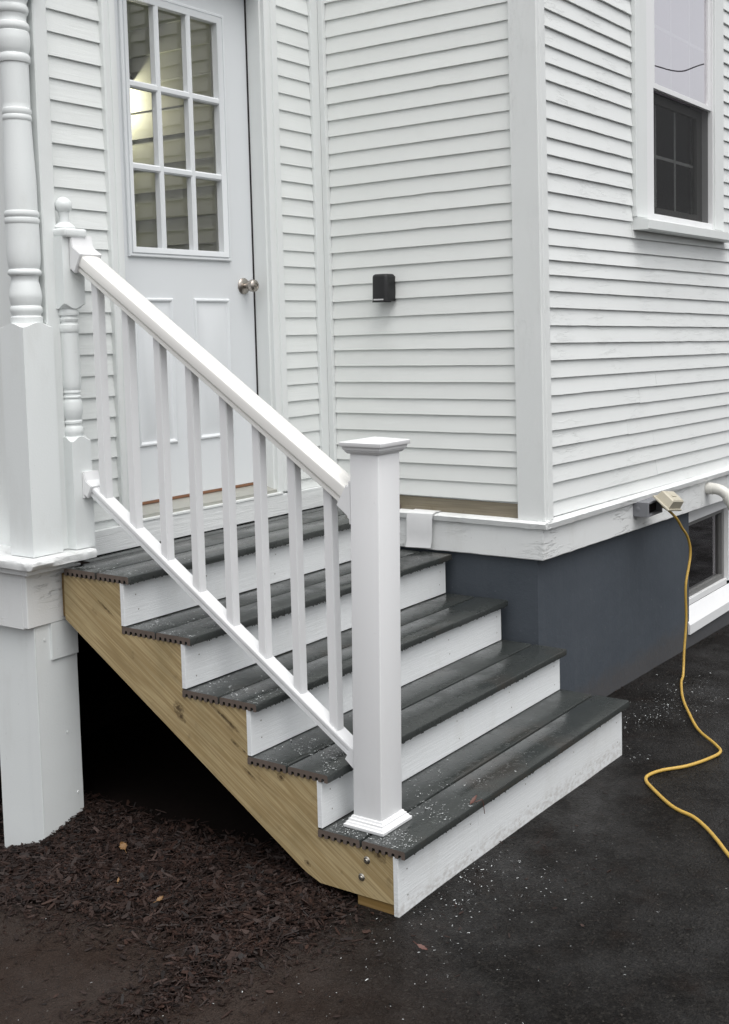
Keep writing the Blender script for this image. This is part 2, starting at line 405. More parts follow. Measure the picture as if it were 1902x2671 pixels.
obj('driveway', bm, 'ground', label='wet dark asphalt driveway with brown soil tracked over it', cat='driveway', kind='structure', smooth=60)

# ------------------------------------------------------------------ house
house = thing('house', 'white clapboard house with panelled door, corner boards and slate painted foundation', 'house', (1.62, .41, 0))
def wallcore(bm, mat='trim', label=None): return obj('wall', bm, mat, house, label)
# walls (sheathing) ----------------------------------------------------
W1 = bmesh.new()
box(W1, .032, .372, 1.586, 1.70, .93, 4.2, 0); box(W1, 1.230, 1.70, 1.586, 1.70, .93, 4.2, 0); box(W1, .372, 1.230, 1.586, 1.70, 3.27, 4.2, 0)
W1 = wallcore(W1, 'trim', 'door wall clad in narrow white clapboards')
W2 = wallcore(B(1.634, 1.75, .44, 1.585, .76, 4.2, bev=0), 'trim', 'short clapboard wall carrying a black lamp')
W3 = bmesh.new()
box(W3, 1.75, 2.82, .424, .54, .80, 4.2, 0); box(W3, 3.66, 5.6, .424, .54, .80, 4.2, 0); box(W3, 2.82, 3.66, .424, .54, .80, 2.30, 0); box(W3, 2.82, 3.66, .424, .54, 3.62, 4.2, 0)
W3 = wallcore(W3, 'trim', 'long clapboard wall with double-hung window and peeling paint')
W4 = wallcore(B(.0, .032, 1.60, 4.2, .76, 4.2, bev=0), 'trim', 'plain white board wall beside the turned column')

def clap(parent, mode, a0, a1, zb0, zb1, zt0, zt1, base, thick=.0135, wav=0., mat='clap', seed=0.):
    """one clapboard; mode 'x': runs along x facing -y, 'y': runs along y facing -x"""
    bm = bmesh.new(); n = max(2, int(abs(a1-a0)/.022)) if wav else 2
    prev = None; se = R.random()*100
    dt = R.uniform(-.0012, .0012)
    for i in range(n+1):
        t = i/n; a = a0+(a1-a0)*t; zb = zb0+(zb1-zb0)*t; zt = zt0+(zt1-zt0)*t
        if wav:
            j = nz(a*9, se)*.0012*wav + nz(a*30, se+9)*.0009*wav
            ch = nz(a*5, se+31)
            if ch > .42: j += (ch-.42)*.012*wav
            zb += j; th = thick+dt+nz(a*4, se+5)*.0016*wav
        else: th = thick+dt
        prof = ((th, zb+.001), (th-.0012, zb), (-.001, zb+.0005), (-.001, zt+.006), (.0018, zt+.006))
        prof = [(base-nn, z) for nn, z in prof]
        ring = [bm.verts.new((a, c, z) if mode == 'x' else (c, a, z)) for c, z in prof]
        if prev:
            for k in range(5): bm.faces.new((prev[k], prev[(k+1) % 5], ring[(k+1) % 5], ring[k]))
        else: bm.faces.new(ring[::-1])
        prev = ring
    bm.faces.new(prev)
    bmesh.ops.recalc_face_normals(bm, faces=bm.faces[:])
    return obj('clapboard', bm, mat, parent, smooth=20)

w2L = [3.117,3.04,2.963,2.887,2.811,2.735,2.661,2.581,2.508,2.428,2.349,2.274,2.198,2.119,2.043,1.968,1.89,1.811,1.731]
w2R = [3.126,3.051,2.974,2.901,2.826,2.749,2.676,2.597,2.521,2.445,2.367,2.289,2.214,2.137,2.06,1.983,1.909,1.828,1.747]
lowz = [1.662,1.587,1.512,1.437,1.365,1.287,1.212,1.142,1.067]
upz = lambda z, n=11, c=.0768: [z+c*k for k in range(n, 0, -1)]
rL = upz(3.117)+w2L+lowz+[.994]; rR = upz(3.126)+w2R+[z+.008 for z in lowz]+[.998]
for i in range(1, len(rL)):                                   # wall with the black lamp: y 1.53 (inner corner) to .53
    top0, top1 = rL[i-1], rR[i-1]
    wv = .55 if i % 3 else .9
    clap(W2, 'y', 1.532, .531, rL[i], rR[i], top0, top1, 1.634, .0115, wv, 'oldw2')
w1r = [3.132,3.054,2.98,2.904,2.828,2.753,2.67,2.591,2.514,2.437,2.362,2.284,2.204,2.124,2.052,1.974,1.898,1.82,1.739]
r1 = upz(3.132)+w1r+[1.66,1.585,1.51,1.435,1.362,1.285,1.21,1.14,1.067,1.02]
for i in range(1, len(r1)): clap(W1, 'x', 1.316, 1.556, r1[i], r1[i], r1[i-1], r1[i-1], 1.587, .0115, .25)
w1l = [2.932,2.852,2.767,2.688,2.61,2.533,2.456,2.374,2.298,2.224,2.154,2.081,2.0,1.922,1.843,1.765,1.685,1.604,1.523,1.443,1.365,1.287,1.205,1.13,1.05]
r1 = upz(2.932, 14, .079)+w1l
for i in range(1, len(r1)): clap(W1, 'x', .069, .338, r1[i], r1[i], r1[i-1], r1[i-1], 1.587, .0115, .25)
w3L = [3.094,3.021,2.945,2.871,2.798,2.714,2.639,2.56,2.488,2.412,2.332,2.254,2.177,2.106,2.043,1.98,1.911,1.84,1.763,1.688,1.612,1.536,1.46,1.384,1.308,1.236,1.157,1.078,.997]
w3R = [3.102,3.03,2.955,2.885,2.812,2.728,2.65,2.572,2.5,2.425,2.345,2.27,2.19,2.113,2.036,1.963,1.881,1.803,1.73,1.65]+[z-.036 for z in w3L[20:]]
r3L = upz(3.094, 13, .0755)+w3L+[.932]; r3R = upz(3.102, 13, .0755)+w3R+[.897]
def zi(l, r, x): return l+(r-l)*(x-1.68)/(3.93-1.68)
for i in range(1, len(r3L)):
    if r3L[i] > 2.24: spans = [(1.682, 2.576), (3.802, 5.6)]
    else:
        j = R.choice((2.55, 2.9, 3.4, 4.4, 5.6)) + R.uniform(-.1, .1)
        spans = [(1.682, min(j, 5.6))] + ([(j+.0015, 5.6)] if j < 5.55 else [])
    for q, (a0, a1) in enumerate(spans):
        dz = R.uniform(-.003, .003) if q else 0
        clap(W3, 'x', a0, a1, zi(r3L[i], r3R[i], a0)+dz, zi(r3L[i], r3R[i], a1)+dz, zi(r3L[i-1], r3R[i-1], a0), zi(r3L[i-1], r3R[i-1], a1), .424, .0145, .9 if i < 28 else .6, 'old')
# bare tan board under the lamp wall clapboards
obj('bare_board', B(1.628, 1.640, .53, 1.50, .927, .990, bev=.001), 'tan', house, label='bare tan board below the clapboards')
obj('dark_block', B(1.60, 1.634, 1.163, 1.30, .905, .948, bev=.004), 'deck_end', house, label='small dark block at the wall foot')

# corner boards --------------------------------------------------------
def wavybox(x0, x1, y0, y1, z0, z1, seed, amp=.0016, n=70, bev=.0):
    """upright board with slightly uneven arrises"""
    bm = bmesh.new(); prev = None; c = .004
    for i in range(n+1):
        z = z0+(z1-z0)*i/n
        P = [(x0+c, y0), (x1-c, y0), (x1, y0+c), (x1, y1), (x0, y1), (x0, y0+c)]
        ring = [bm.verts.new((px+nz(z*7, k*3+seed)*amp, py+nz(z*9, k*5+seed+20)*amp, z)) for k, (px, py) in enumerate(P)]
        if prev:
            for k in range(6): bm.faces.new((prev[k], prev[(k+1) % 6], ring[(k+1) % 6], ring[k]))
        else: bm.faces.new(ring[::-1])
        prev = ring
    bm.faces.new(prev); return bm
def lean(bm, k=.012):
    for v in bm.verts: v.co.y += k*(v.co.z-1.9)*.5; 
    return bm
obj('corner_board', lean(wavybox(1.606, 1.6335, .396, .531, .927, 4.2, 1)), 'oldv', house, label='outer corner board facing the steps')
obj('corner_board', lean(wavybox(1.6338, 1.684, .3965, .424, .927, 4.2, 2, .0008)), 'oldv', house, label='narrow corner board facing the driveway')
obj('corner_board', B(1.557, 1.634, 1.564, 1.587, .95, 4.2, bev=.002), 'trim', house, label='inside corner board')
obj('corner_board', B(1.606, 1.634, 1.533, 1.563, .95, 4.2, bev=.002), 'trim', house)
obj('corner_board', wavybox(.0095, .068, 1.531, 1.587, .9815, 4.2, 5, .0008), 'trim', house, label='corner board beside the turned column')
obj('corner_board', B(-.012, .018, 1.585, 1.66, .98, 4.2, bev=.002), 'trim', house)

# water table ledge and skirt ------------------------------------------
def ragged_x(y0, y1, zc0, zc1, h, x0, x1, dz, seed, amp):
    """horizontal moulding along x, ragged lower front lip"""
    bm = bmesh.new(); prev = None; n = int((x1-x0)/.018)
    for i in range(n+1):
        x = x0+(x1-x0)*i/n; z = zc0+(zc1-zc0)*i/n; a = nz(x*14, seed)*amp; b2 = nz(x*30, seed+7)*amp*.7
        ring = [bm.verts.new(p) for p in ((x, y0+a*.5, z+b2), (x, y0+.006+a, z-h+a), (x, y1, z-h+dz), (x, y1, z+.010), (x, y0+.008, z+.006))]
        if prev:
            for k in range(5): bm.faces.new((prev[k], prev[(k+1) % 5], ring[(k+1) % 5], ring[k]))
        else: bm.faces.new(ring[::-1])
        prev = ring
    bm.faces.new(prev); return bm
def swapxy(bm):
    for v in bm.verts: v.co.x, v.co.y = v.co.y, v.co.x
    bmesh.ops.reverse_faces(bm, faces=bm.faces[:]); return bm
obj('water_table', ragged_x(.372, .424, .918, .868, .024, 1.60, 5.6, 0, 3, .0022), 'crack', house, label='weathered white ledge above the driveway skirt')
w2l = swapxy(ragged_x(1.578, 1.634, .918, .918, .022, .376, 1.56, 0, 11, .0022))
obj('water_table', w2l, 'crack', house, label='weathered white ledge beside the steps')
def skirt_x(y, x0, x1, zt0, zt1, zb0, zb1, th, seed):
    bm = bmesh.new(); prev = None; n = int((x1-x0)/.03)
    for i in range(n+1):
        t = i/n; x = x0+(x1-x0)*t; zt = zt0+(zt1-zt0)*t; zb = zb0+(zb1-zb0)*t+nz(x*11, seed)*.002
        o = nz(x*3, seed+4)*.0012
        ring = [bm.verts.new(p) for p in ((x, y+o, zt), (x, y+o, zb+.004), (x, y+o+.004, zb), (x, y+th, zb), (x, y+th, zt))]
        if prev:
            for k in range(5): bm.faces.new((prev[k], prev[(k+1) % 5], ring[(k+1) % 5], ring[k]))
        else: bm.faces.new(ring[::-1])
        prev = ring
    bm.faces.new(prev); return bm
obj('skirt_board', skirt_x(.398, 1.600, 5.6, .897, .848, .757, .675, .042, 2), 'crack', house, label='white skirt board above the slate foundation')
obj('skirt_board', swapxy(skirt_x(1.598, .4005, 1.56, .898, .898, .757, .752, .036, 8)), 'crack', house, label='white skirt board beside the steps')
# foundation -----------------------------------------------------------
F = bmesh.new()
box(F, 1.62, 3.362, .440, .60, -.4, .775, 0)
box(F, 4.20, 5.6, .440, .60, -.4, .70, 0); box(F, 3.362, 4.20, .440, .60, -.4, .012, 0)
box(F, 1.62, 1.75, .60, 1.60, -.4, .775, 0)
obj('foundation', F, 'found', house, label='slate blue painted masonry foundation')

# interior shells --------------------------------------------------------
I = bmesh.new()
box(I, 1.612, 1.75, 1.70, 3.7, .93, 3.75, 0); box(I, .10, .16, 1.70, 3.7, .93, 3.75, 0); box(I, .10, 1.75, 3.7, 3.8, .93, 3.75, 0); box(I, .10, 1.75, 1.70, 3.8, 3.7, 3.75, 0)
VEST = obj('vestibule', I, 'interior', house, label='dim clapboarded vestibule behind the door glass')
for k in range(19):
    z = 1.09+.14*k
    clap(VEST, 'y', 3.69, 1.71, z, z, z+.14, z+.14, 1.612, .016, .3, 'interior')
obj('porch_floor', B(.03, 1.62, 1.562, 4.2, .880, .928, bev=.002), 'dark', house)  # floor coloured near-black so its underside looks shaded
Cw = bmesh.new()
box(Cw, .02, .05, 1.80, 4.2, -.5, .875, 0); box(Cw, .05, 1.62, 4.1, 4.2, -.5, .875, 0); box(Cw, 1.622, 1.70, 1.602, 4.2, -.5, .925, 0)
obj('crawlspace_light_block', Cw, 'dark', house)  # walls added to keep light out and darken the crawlspace
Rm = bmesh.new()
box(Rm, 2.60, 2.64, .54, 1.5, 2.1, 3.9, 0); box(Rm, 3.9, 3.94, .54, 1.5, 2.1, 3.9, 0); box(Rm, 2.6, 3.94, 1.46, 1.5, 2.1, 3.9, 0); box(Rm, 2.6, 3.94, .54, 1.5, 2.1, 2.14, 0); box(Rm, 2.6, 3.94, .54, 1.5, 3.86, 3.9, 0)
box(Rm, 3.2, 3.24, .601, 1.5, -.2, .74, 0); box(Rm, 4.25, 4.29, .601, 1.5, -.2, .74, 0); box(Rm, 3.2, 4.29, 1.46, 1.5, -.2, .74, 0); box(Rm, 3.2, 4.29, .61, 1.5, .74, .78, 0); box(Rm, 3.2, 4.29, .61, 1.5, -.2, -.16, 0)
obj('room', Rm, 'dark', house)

# ------------------------------------------------------------------ entrance door
YD = 1.665
def door_slab():
    bm = bmesh.new(); x0, x1, z0, z1 = .374, 1.2255, 1.078, 3.255
    lx0, lx1, lz0, lz1 = .540, 1.050, 2.100, 3.090
    for q in ((x0, lx0, z0, z1), (lx1, x1, z0, z1), (lx0, lx1, z0, lz0), (lx0, lx1, lz1, z1)): box(bm, q[0], q[1], YD, YD+.044, q[2], q[3], 0)
    return bm
door = obj('door', door_slab(), 'door', house, label='pale blue white half-glass entrance door')
def frame_ring(x0, x1, z0, z1, prof):
    """picture-frame moulding; prof = [(inset, y)]"""
    bm = bmesh.new(); rings = []
    for ins, y in prof:
        rings.append([bm.verts.new(p) for p in ((x0+ins, y, z0+ins), (x1-ins, y, z0+ins), (x1-ins, y, z1-ins), (x0+ins, y, z1-ins))])
    for a, b_ in zip(rings, rings[1:]):
        for k in range(4): bm.faces.new((a[k], a[(k+1) % 4], b_[(k+1) % 4], b_[k]))
    return bm
obj('glazing_frame', frame_ring(.508, 1.082, 2.068, 3.122, [(0, YD+.001), (0, YD-.010), (.004, YD-.013), (.011, YD-.013), (.012, YD-.009), (.016, YD-.009), (.017, YD-.015), (.030, YD-.012), (.040, YD-.008), (.040, YD+.026)]), 'door', door)
cols = [(.548, .690), (.716, .866), (.892, 1.042)]; rows = [(2.108, 2.414), (2.442, 2.738), (2.766, 3.082)]
for a, b_ in ((.690, .716), (.866, .892)):
    obj('muntin', prism(bmesh.new(), [(a, YD+.026), (a, YD-.002), (a+.006, YD-.008), (b_-.006, YD-.008), (b_, YD-.002), (b_, YD+.026)], 2, 2.108, 3.082), 'door', door)
for a, b_ in ((2.414, 2.442), (2.738, 2.766)):
    obj('muntin', prism(bmesh.new(), [(YD+.025, a), (YD-.001, a), (YD-.007, a+.006), (YD-.007, b_-.006), (YD-.001, b_), (YD+.025, b_)], 0, .548, 1.042), 'door', door)
for c in cols:
    for r_ in rows:
        bm = bmesh.new(); bm.faces.new([bm.verts.new(p) for p in ((c[0], YD+.024, r_[0]), (c[1], YD+.024, r_[0]), (c[1], YD+.024, r_[1]), (c[0], YD+.024, r_[1]))])
        obj('pane', bm, 'glass', door, smooth=0)
for x0, x1 in ((.522, .738), (.853, 1.069)):
    bm = frame_ring(x0, x1, 1.300, 1.905, [(0, YD+.0005), (.005, YD-.008), (.011, YD-.009), (.020, YD-.001), (.026, YD-.001), (.030, YD-.0012), (.058, YD-.010)])
    f = [v for v in bm.verts][-4:]; bm.faces.new(f[::-1])
    bmesh.ops.recalc_face_normals(bm, faces=bm.faces[:]); obj('panel', bm, 'door', door)
k = bmesh.new()
def lathe_y(bm, prof, cx, cz, n=28):
    rings = [[bm.verts.new((cx+r*math.cos(2*math.pi*i/n), y, cz+r*math.sin(2*math.pi*i/n))) for i in range(n)] for r, y in prof]
    for a, b_ in zip(rings, rings[1:]):
        for i in range(n): bm.faces.new((a[i], a[(i+1) % n], b_[(i+1) % n], b_[i]))
    bm.faces.new(rings[-1]); bmesh.ops.recalc_face_normals(bm, faces=bm.faces[:]); return bm
KX, KZ = 1.162, 1.962
knob = obj('knob', lathe_y(bmesh.new(), [(.011, YD-.010), (.011, YD-.030), (.018, YD-.038), (.0265, YD-.048), (.028, YD-.058), (.0265, YD-.068), (.020, YD-.074), (.0125, YD-.0755), (.0120, YD-.073), (.006, YD-.073), (.0055, YD-.076), (.001, YD-.0765)], KX, KZ), 'nickel', door, label='satin nickel keyed door knob')
obj('rose', lathe_y(bmesh.new(), [(.036, YD+.001), (.036, YD-.004), (.031, YD-.009), (.019, YD-.012), (.013, YD-.013)], KX, KZ), 'nickel', knob)
obj('door_sweep', B(.376, 1.224, YD-.004, YD+.03, 1.066, 1.0765, bev=.001), 'copper', door, label='brown sweep strip under the door')
# frame of the door
obj('weatherstrip', B(1.226, 1.2335, YD-.006, YD+.03, 1.07, 3.26, bev=0), 'seal', house)
J = bmesh.new(); box(J, 1.2345, 1.25, 1.585, 1.70, 1.03, 3.28, .001); box(J, .353, .3735, 1.585, 1.70, 1.03, 3.28, .001); box(J, .353, 1.25, 1.585, 1.70, 3.262, 3.28, .001)
obj('door_jamb', J, 'trim', house)
for x0, x1, s in ((1.240, 1.3155, 1), (.338, .405, -1)):
    a, b_ = (x0, x1) if s > 0 else (x1, x0)
    w_ = (b_-a)
    poly = [(a, 1.586), (a, 1.566), (a+w_*.08, 1.563), (a+w_*.44, 1.563), (a+w_*.47, 1.566), (a+w_*.52, 1.566), (a+w_*.56, 1.560), (a+w_*.94, 1.556), (b_, 1.560), (b_, 1.586)]
    obj('door_casing', prism(bmesh.new(), poly, 2, 1.03, 3.36), 'trim', house)
obj('door_casing', B(.40, 1.24, 1.563, 1.586, 3.275, 3.36, bev=.002), 'trim', house)
th = prism(bmesh.new(), [(1.575, 1.030), (1.575, 1.042), (1.60, 1.050), (1.655, 1.064), (1.70, 1.064), (1.70, 1.030)], 0, .345, 1.262)
obj('threshold', th, 'sill', house, label='grey metal threshold under the door')
obj('threshold_nose', B(.345, 1.262, 1.556, 1.60, 1.020, 1.0295, bev=.001), 'trim', house)
obj('apron_board', B(.14, 1.604, 1.5595, 1.5855, .9252, 1.019, bev=.002), 'apron', house, label='wood-grained white board under the door sill')

# ------------------------------------------------------------------ double-hung window
win = obj('window', (lambda bm: (box(bm, 2.579, 2.712, .392, .4235, 2.285, 3.75, .002), box(bm, 3.665, 3.800, .392, .4235, 2.285, 3.75, .002), box(bm, 2.579, 3.80, .393, .4235, 3.751, 3.88, .002), bm)[-1])(bmesh.new()), 'trim', house, label='double-hung window in white casing')
bm = bmesh.new()
box(bm, 2.7125, 2.822, .404, .52, 2.285, 3.75, .0015); box(bm, 3.655, 3.6645, .404, .52, 2.285, 3.75, .001); box(bm, 2.8225, 3.6545, .404, .52, 3.615, 3.75, .001); box(bm, 2.8225, 3.6545, .408, .52, 2.285, 2.318, .001)
obj('frame', bm, 'pvc', win)
bm = bmesh.new()
box(bm, 2.823, 2.862, .414, .440, 2.948, 3.614, .001); box(bm, 3.612, 3.654, .414, .440, 2.948, 3.614, .001); box(bm, 2.862, 3.612, .4145, .4395, 2.948, 2.975, .001); box(bm, 2.862, 3.612, .4145, .4395, 3.58, 3.614, .001)
up_s = obj('sash', bm, 'pvc', win, label='white upper sash')
bm = bmesh.new(); bm.faces.new([bm.verts.new(p) for p in ((2.86, .425, 2.97), (3.614, .425, 2.97), (3.614, .425, 3.585), (2.86, .425, 3.585))])
obj('pane', bm, 'mirror', up_s, smooth=0)
bm = bmesh.new()
box(bm, 3.100, 3.116, .428, .432, 2.976, 3.579, 0); box(bm, 3.360, 3.376, .428, .432, 2.976, 3.579, 0); box(bm, 2.863, 3.611, .4283, .4323, 3.258, 3.276, 0)
obj('grille', bm, 'pvc', up_s)
obj('blind', B(2.83, 3.65, .520, .524, 2.98, 3.60, bev=0), 'curtain', win)
bm = bmesh.new()
box(bm, 2.823, 2.90, .468, .495, 2.319, 2.946, .001); box(bm, 3.575, 3.654, .468, .495, 2.319, 2.946, .001); box(bm, 2.90, 3.575, .4685, .4945, 2.319, 2.365, .001); box(bm, 2.90, 3.575, .4685, .4945, 2.90, 2.946, .001)
lo_s = obj('sash', bm, 'grille', win, label='grey lower sash behind an insect screen')
bm = bmesh.new(); bm.faces.new([bm.verts.new(p) for p in ((2.89, .482, 2.36), (3.58, .482, 2.36), (3.58, .482, 2.91), (2.89, .482, 2.91))])
obj('pane', bm, 'dullglass', lo_s, smooth=0)
bm = bmesh.new()
box(bm, 3.03, 3.045, .487, .491, 2.36, 2.91, 0); box(bm, 3.295, 3.31, .487, .491, 2.36, 2.91, 0); box(bm, 2.89, 3.58, .492, .496, 2.628, 2.644, 0)
obj('grille', bm, 'pvc', lo_s)
bm = bmesh.new(); bm.faces.new([bm.verts.new(p) for p in ((2.823, .432, 2.32), (3.654, .432, 2.32), (3.654, .432, 2.946), (2.823, .432, 2.946))])
obj('insect_screen', bm, 'screen', win, smooth=0)
sil = prism(bmesh.new(), [(.422, 2.222), (.422, 2.286), (.404, 2.286), (.331, 2.268), (.331, 2.226), (.336, 2.222)], 0, 2.585, 3.86)
obj('sill', sil, 'trim', win)

# ------------------------------------------------------------------ basement window
bwn = obj('basement_window', (lambda bm: (box(bm, 3.3625, 4.199, .478, .56, .628, .70, .001), box(bm, 4.085, 4.199, .470, .56, .172, .6275, .001), box(bm, 3.3625, 4.0845, .480, .56, .150, .185, .001), bm)[-1])(bmesh.new()), 'pvc', house, label='small dark basement window with sloping white sill')
bm = bmesh.new(); box(bm, 3.3635, 3.43, .498, .54, .186, .627, .001); box(bm, 4.05, 4.0845, .498, .54, .186, .627, .001); box(bm, 3.43, 4.05, .499, .54, .186, .215, .001); box(bm, 3.43, 4.05, .499, .54, .600, .627, .001)
sh = obj('sash', bm, 'grille', bwn)
bm = bmesh.new(); bm.faces.new([bm.verts.new(p) for p in ((3.43, .52, .215), (4.05, .52, .215), (4.05, .52, .60), (3.43, .52, .60))])
obj('pane', bm, 'glass', sh, smooth=0)
obj('sill_slab', prism(bmesh.new(), [(.428, .013), (.428, .066), (.431, .070), (.478, .1495), (.479, .013)], 0, 3.348, 5.0), 'pvc', bwn, label='sloping white sill slab')

# ------------------------------------------------------------------ bent white flashing scrap on the ledge
bm = bmesh.new()
path = [(1.640, .932), (1.585, .930), (1.573, .922), (1.571, .90), (1.575, .83), (1.578, .790), (1.574, .762)]
for s in (0, 1):
    prev = None
    for i, (x, z) in enumerate(path):
        t = i/(len(path)-1)
        a = bm.verts.new((x-.0015*s, 1.082+.022*t, z)); b_ = bm.verts.new((x-.0015*s+.003*t, .938+.030*t, z+.006*t))
        if prev: bm.faces.new((prev[0], prev[1], b_, a) if s else (prev[1], prev[0], a, b_))
        prev = (a, b_)
obj('flashing_strip', bm, 'pvc', label='bright white strip of flashing bent over the ledge beside the steps', cat='flashing', smooth=40)

# ------------------------------------------------------------------ wall lamp
lamp = thing('wall_lamp', 'small black down-light lamp on the clapboard wall', 'wall lamp', (1.62, 1.225, 1.88))
bm = bmesh.new(); box(bm, 1.556, 1.617, 1.162, 1.258, 1.886, 2.010, 0)
for v in bm.verts:
    if v.co.x < 1.58: v.co.y += .006 if v.co.y < 1.2 else -.006
    if v.co.z > 2 and v.co.x < 1.58: v.co.x += .004
bmesh.ops.bevel(bm, geom=[e for e in bm.edges if not (e.verts[0].co.z < 1.9 and e.verts[1].co.z < 1.9) and not (e.verts[0].co.x > 1.6 and e.verts[1].co.x > 1.6)], offset=.016, segments=5, affect='EDGES', profile=.5)
obj('housing', bm, 'black', lamp)
obj('lens', B(1.5548, 1.60, 1.184, 1.240, 1.8895, 1.8965, bev=.001), 'lens', lamp)
obj('lip', B(1.553, 1.606, 1.176, 1.246, 1.8815, 1.8855, bev=.001), 'black', lamp)
obj('backplate', B(1.617, 1.626, 1.165, 1.255, 1.887, 2.0, bev=.001), 'black', lamp)

# ------------------------------------------------------------------ stairs
H, RUN, Z1, WID = .178, .2879, .212, 1.5928
st = thing('staircase', 'five-step outdoor stair with dark composite treads, white risers and raw lumber stringer', 'staircase', (.8, .7, 0))
TT = .026
def deck_profile(y0, w_, zt, grooves=6):
    r = .006; zb = zt-TT
    pts = [(y0, zt-r), (y0+r*.3, zt-r*.3), (y0+r, zt), (y0+w_-r, zt), (y0+w_-r*.3, zt-r*.3), (y0+w_, zt-r), (y0+w_, zb+.002), (y0+w_-.002, zb)]
    p = w_/(grooves+.6)
    for g in range(grooves-1, -1, -1):
        c = y0+p*.8+p*g
        a = c+p*.25; b_ = c-p*.25
        pts += [(a, zb), (a-.001, zb+.0105), (a-.003, zb+.0125), (b_+.003, zb+.0125), (b_+.001, zb+.0105), (b_, zb)]
    pts += [(y0+.002, zb), (y0, zb+.002)]
    return pts
def tread(y0, w_, zt, x0, x1, warp):
    bm = prism(bmesh.new(), deck_profile(y0, w_, zt), 0, x0, x1, 1)
    for v in bm.verts: v.co.z += warp
    return obj('tread_board', bm, 'deck', st, mats=['deck', 'deck_end'], smooth=30)
for k in range(5):
    zt = Z1+H*k; y = RUN*k
    tread(y, .1610, zt, -.005+R.uniform(-.003, .003), WID+R.uniform(-.002, .004), R.uniform(-.0006, .0006))
    tread(y+.1695, .1635, zt, -.003+R.uniform(-.003, .003), WID-.004+R.uniform(-.003, .002), R.uniform(-.0012, .0003))
tread(RUN*4+.338, .070, Z1+H*4, .118, WID-.01, -.0008)
for k in range(5):
    zb = (Z1+H*(k-1)+.0006) if k else None; zt = Z1+H*k-TT-.0005; y = RUN*k+.030
    spans = [(0, 1.583)] if k else [(0, .4545), (.4555, 1.583)]
    for x0, x1 in spans:
        bm = bmesh.new(); zz0 = zb if k else gz(x0, 0)-.01; zz1 = zb if k else gz(x1, 0)-.004
        v = [bm.verts.new(p) for p in ((x0, y, zz0), (x1, y, zz1), (x1, y+.0185, zz1), (x0, y+.0185, zz0), (x0, y, zt), (x1, y, zt), (x1, y+.0185, zt), (x0, y+.0185, zt))]
        for q in ((3,2,1,0),(4,5,6,7),(0,1,5,4),(1,2,6,5),(2,3,7,6),(3,0,4,7)): bm.faces.new([v[i] for i in q])
        bmesh.ops.bevel(bm, geom=bm.edges[:], offset=.0012, segments=1, affect='EDGES')
        rs = obj('riser', bm, 'riser', st)
    nb = bmesh.new()
    for x in (.055, .40, .78, 1.16, 1.54):
        for zf in (.27, .72):
            z = (zb if k else 0)+(zt-(zb if k else 0))*zf
            disc(nb, (x+R.uniform(-.012, .012), y+.0002, z+R.uniform(-.008, .008)), (0, -1, 0), .0032, .0005, 8)
    nl = obj('nail_heads', nb, 'steel', rs, kind='stuff')
def stringer(x0, x1):
    P = [(.0490, .034)]
    for k in range(5):
        P.append((RUN*k+.0490, Z1+H*k-TT-.001)); P.append((RUN*(k+1)+.0490 if k < 4 else 1.497, Z1+H*k-TT-.001))
    P += [(1.497, .735), (.405, .062), (.385, .052), (.334, .033)]
    bm = prism(bmesh.new(), P, 0, x0, x1)
    return bm
obj('stringer', stringer(.002, .040), 'wood', st, label='raw treated lumber stringer cut in saw-teeth')
obj('stringer', stringer(.77, .808), 'wood', st); obj('stringer', stringer(1.54, 1.578), 'wood', st)
obj('ledger', B(.020, 1.575, 1.499, 1.534, .737, .897, bev=.003), 'wood2', st, label='brown ledger board behind the top tread')
obj('foot_block', B(.006, 1.56, .0492, .192, -.035, .0325, bev=.003), 'wood2', st, label='wet brown block under the stringer foot')
for y, z in ((.148, .150), (.170, .091)):
    bm = bmesh.new(); disc(bm, (.002, y, z), (-1, 0, 0), .0125, .003, 18); disc(bm, (-.001, y, z), (-1, 0, 0), .0075, .004, 12)
    box(bm, -.0056, -.0048, y-.004, y+.004, z-.0008, z+.0008, 0)
    obj('screw', bm, 'steel', st)
# beads of rain water hanging under the nosings
wb = bmesh.new()
for k in range(5):
    x = 0
    while x < WID-.02:
        x += R.expovariate(1/.011)
        if nz(x*4, k*7) < -.15: continue
        s = R.uniform(.0009, .0028)
        m4 = Matrix.Translation((x, RUN*k+R.uniform(.001, .006), Z1+H*k-TT-s*.4)) @ Matrix.Diagonal((s*1.5, s, s*1.1, 1))
        bmesh.ops.create_icosphere(wb, subdivisions=1, radius=1, matrix=m4)
obj('water_beads', wb, 'deck', st, kind='stuff', smooth=80)

# ------------------------------------------------------------------ railing
rl = thing('stair_railing', 'new white vinyl stair railing with square balusters and capped newel', 'railing', (.123, .194, Z1))
NX, NY = .123, .194
def leanpost(bm):
    for v in bm.verts:
        t = max(0, v.co.z-.25); v.co.x += t*.0088; v.co.y -= t*.014
    return bm
post = obj('newel_post', leanpost(B(NX-.055, NX+.055, NY-.055, NY+.055, Z1+.001, 1.395, bev=.004, seg=3)), 'pvc', rl)
def sq(bm, levels, cx=NX, cy=NY):
    rings = [[bm.verts.new((cx+a*h, cy+b_*h, z)) for a, b_ in ((-1,-1),(1,-1),(1,1),(-1,1))] for h, z in levels]
    for p, q in zip(rings, rings[1:]):
        for i in range(4): bm.faces.new((p[i], p[(i+1) % 4], q[(i+1) % 4], q[i]))
    bm.faces.new(rings[-1]); bm.faces.new(rings[0][::-1]); return bm
bm = sq(bmesh.new(), [(.0555, 1.385), (.060, 1.386), (.064, 1.391), (.0665, 1.394), (.0665, 1.397), (.070, 1.398), (.0715, 1.403), (.0715, 1.408), (.0765, 1.4085), (.078, 1.411), (.078, 1.421), (.076, 1.4225), (.004, 1.434)])
obj('post_cap', leanpost(bm), 'pvc', post)
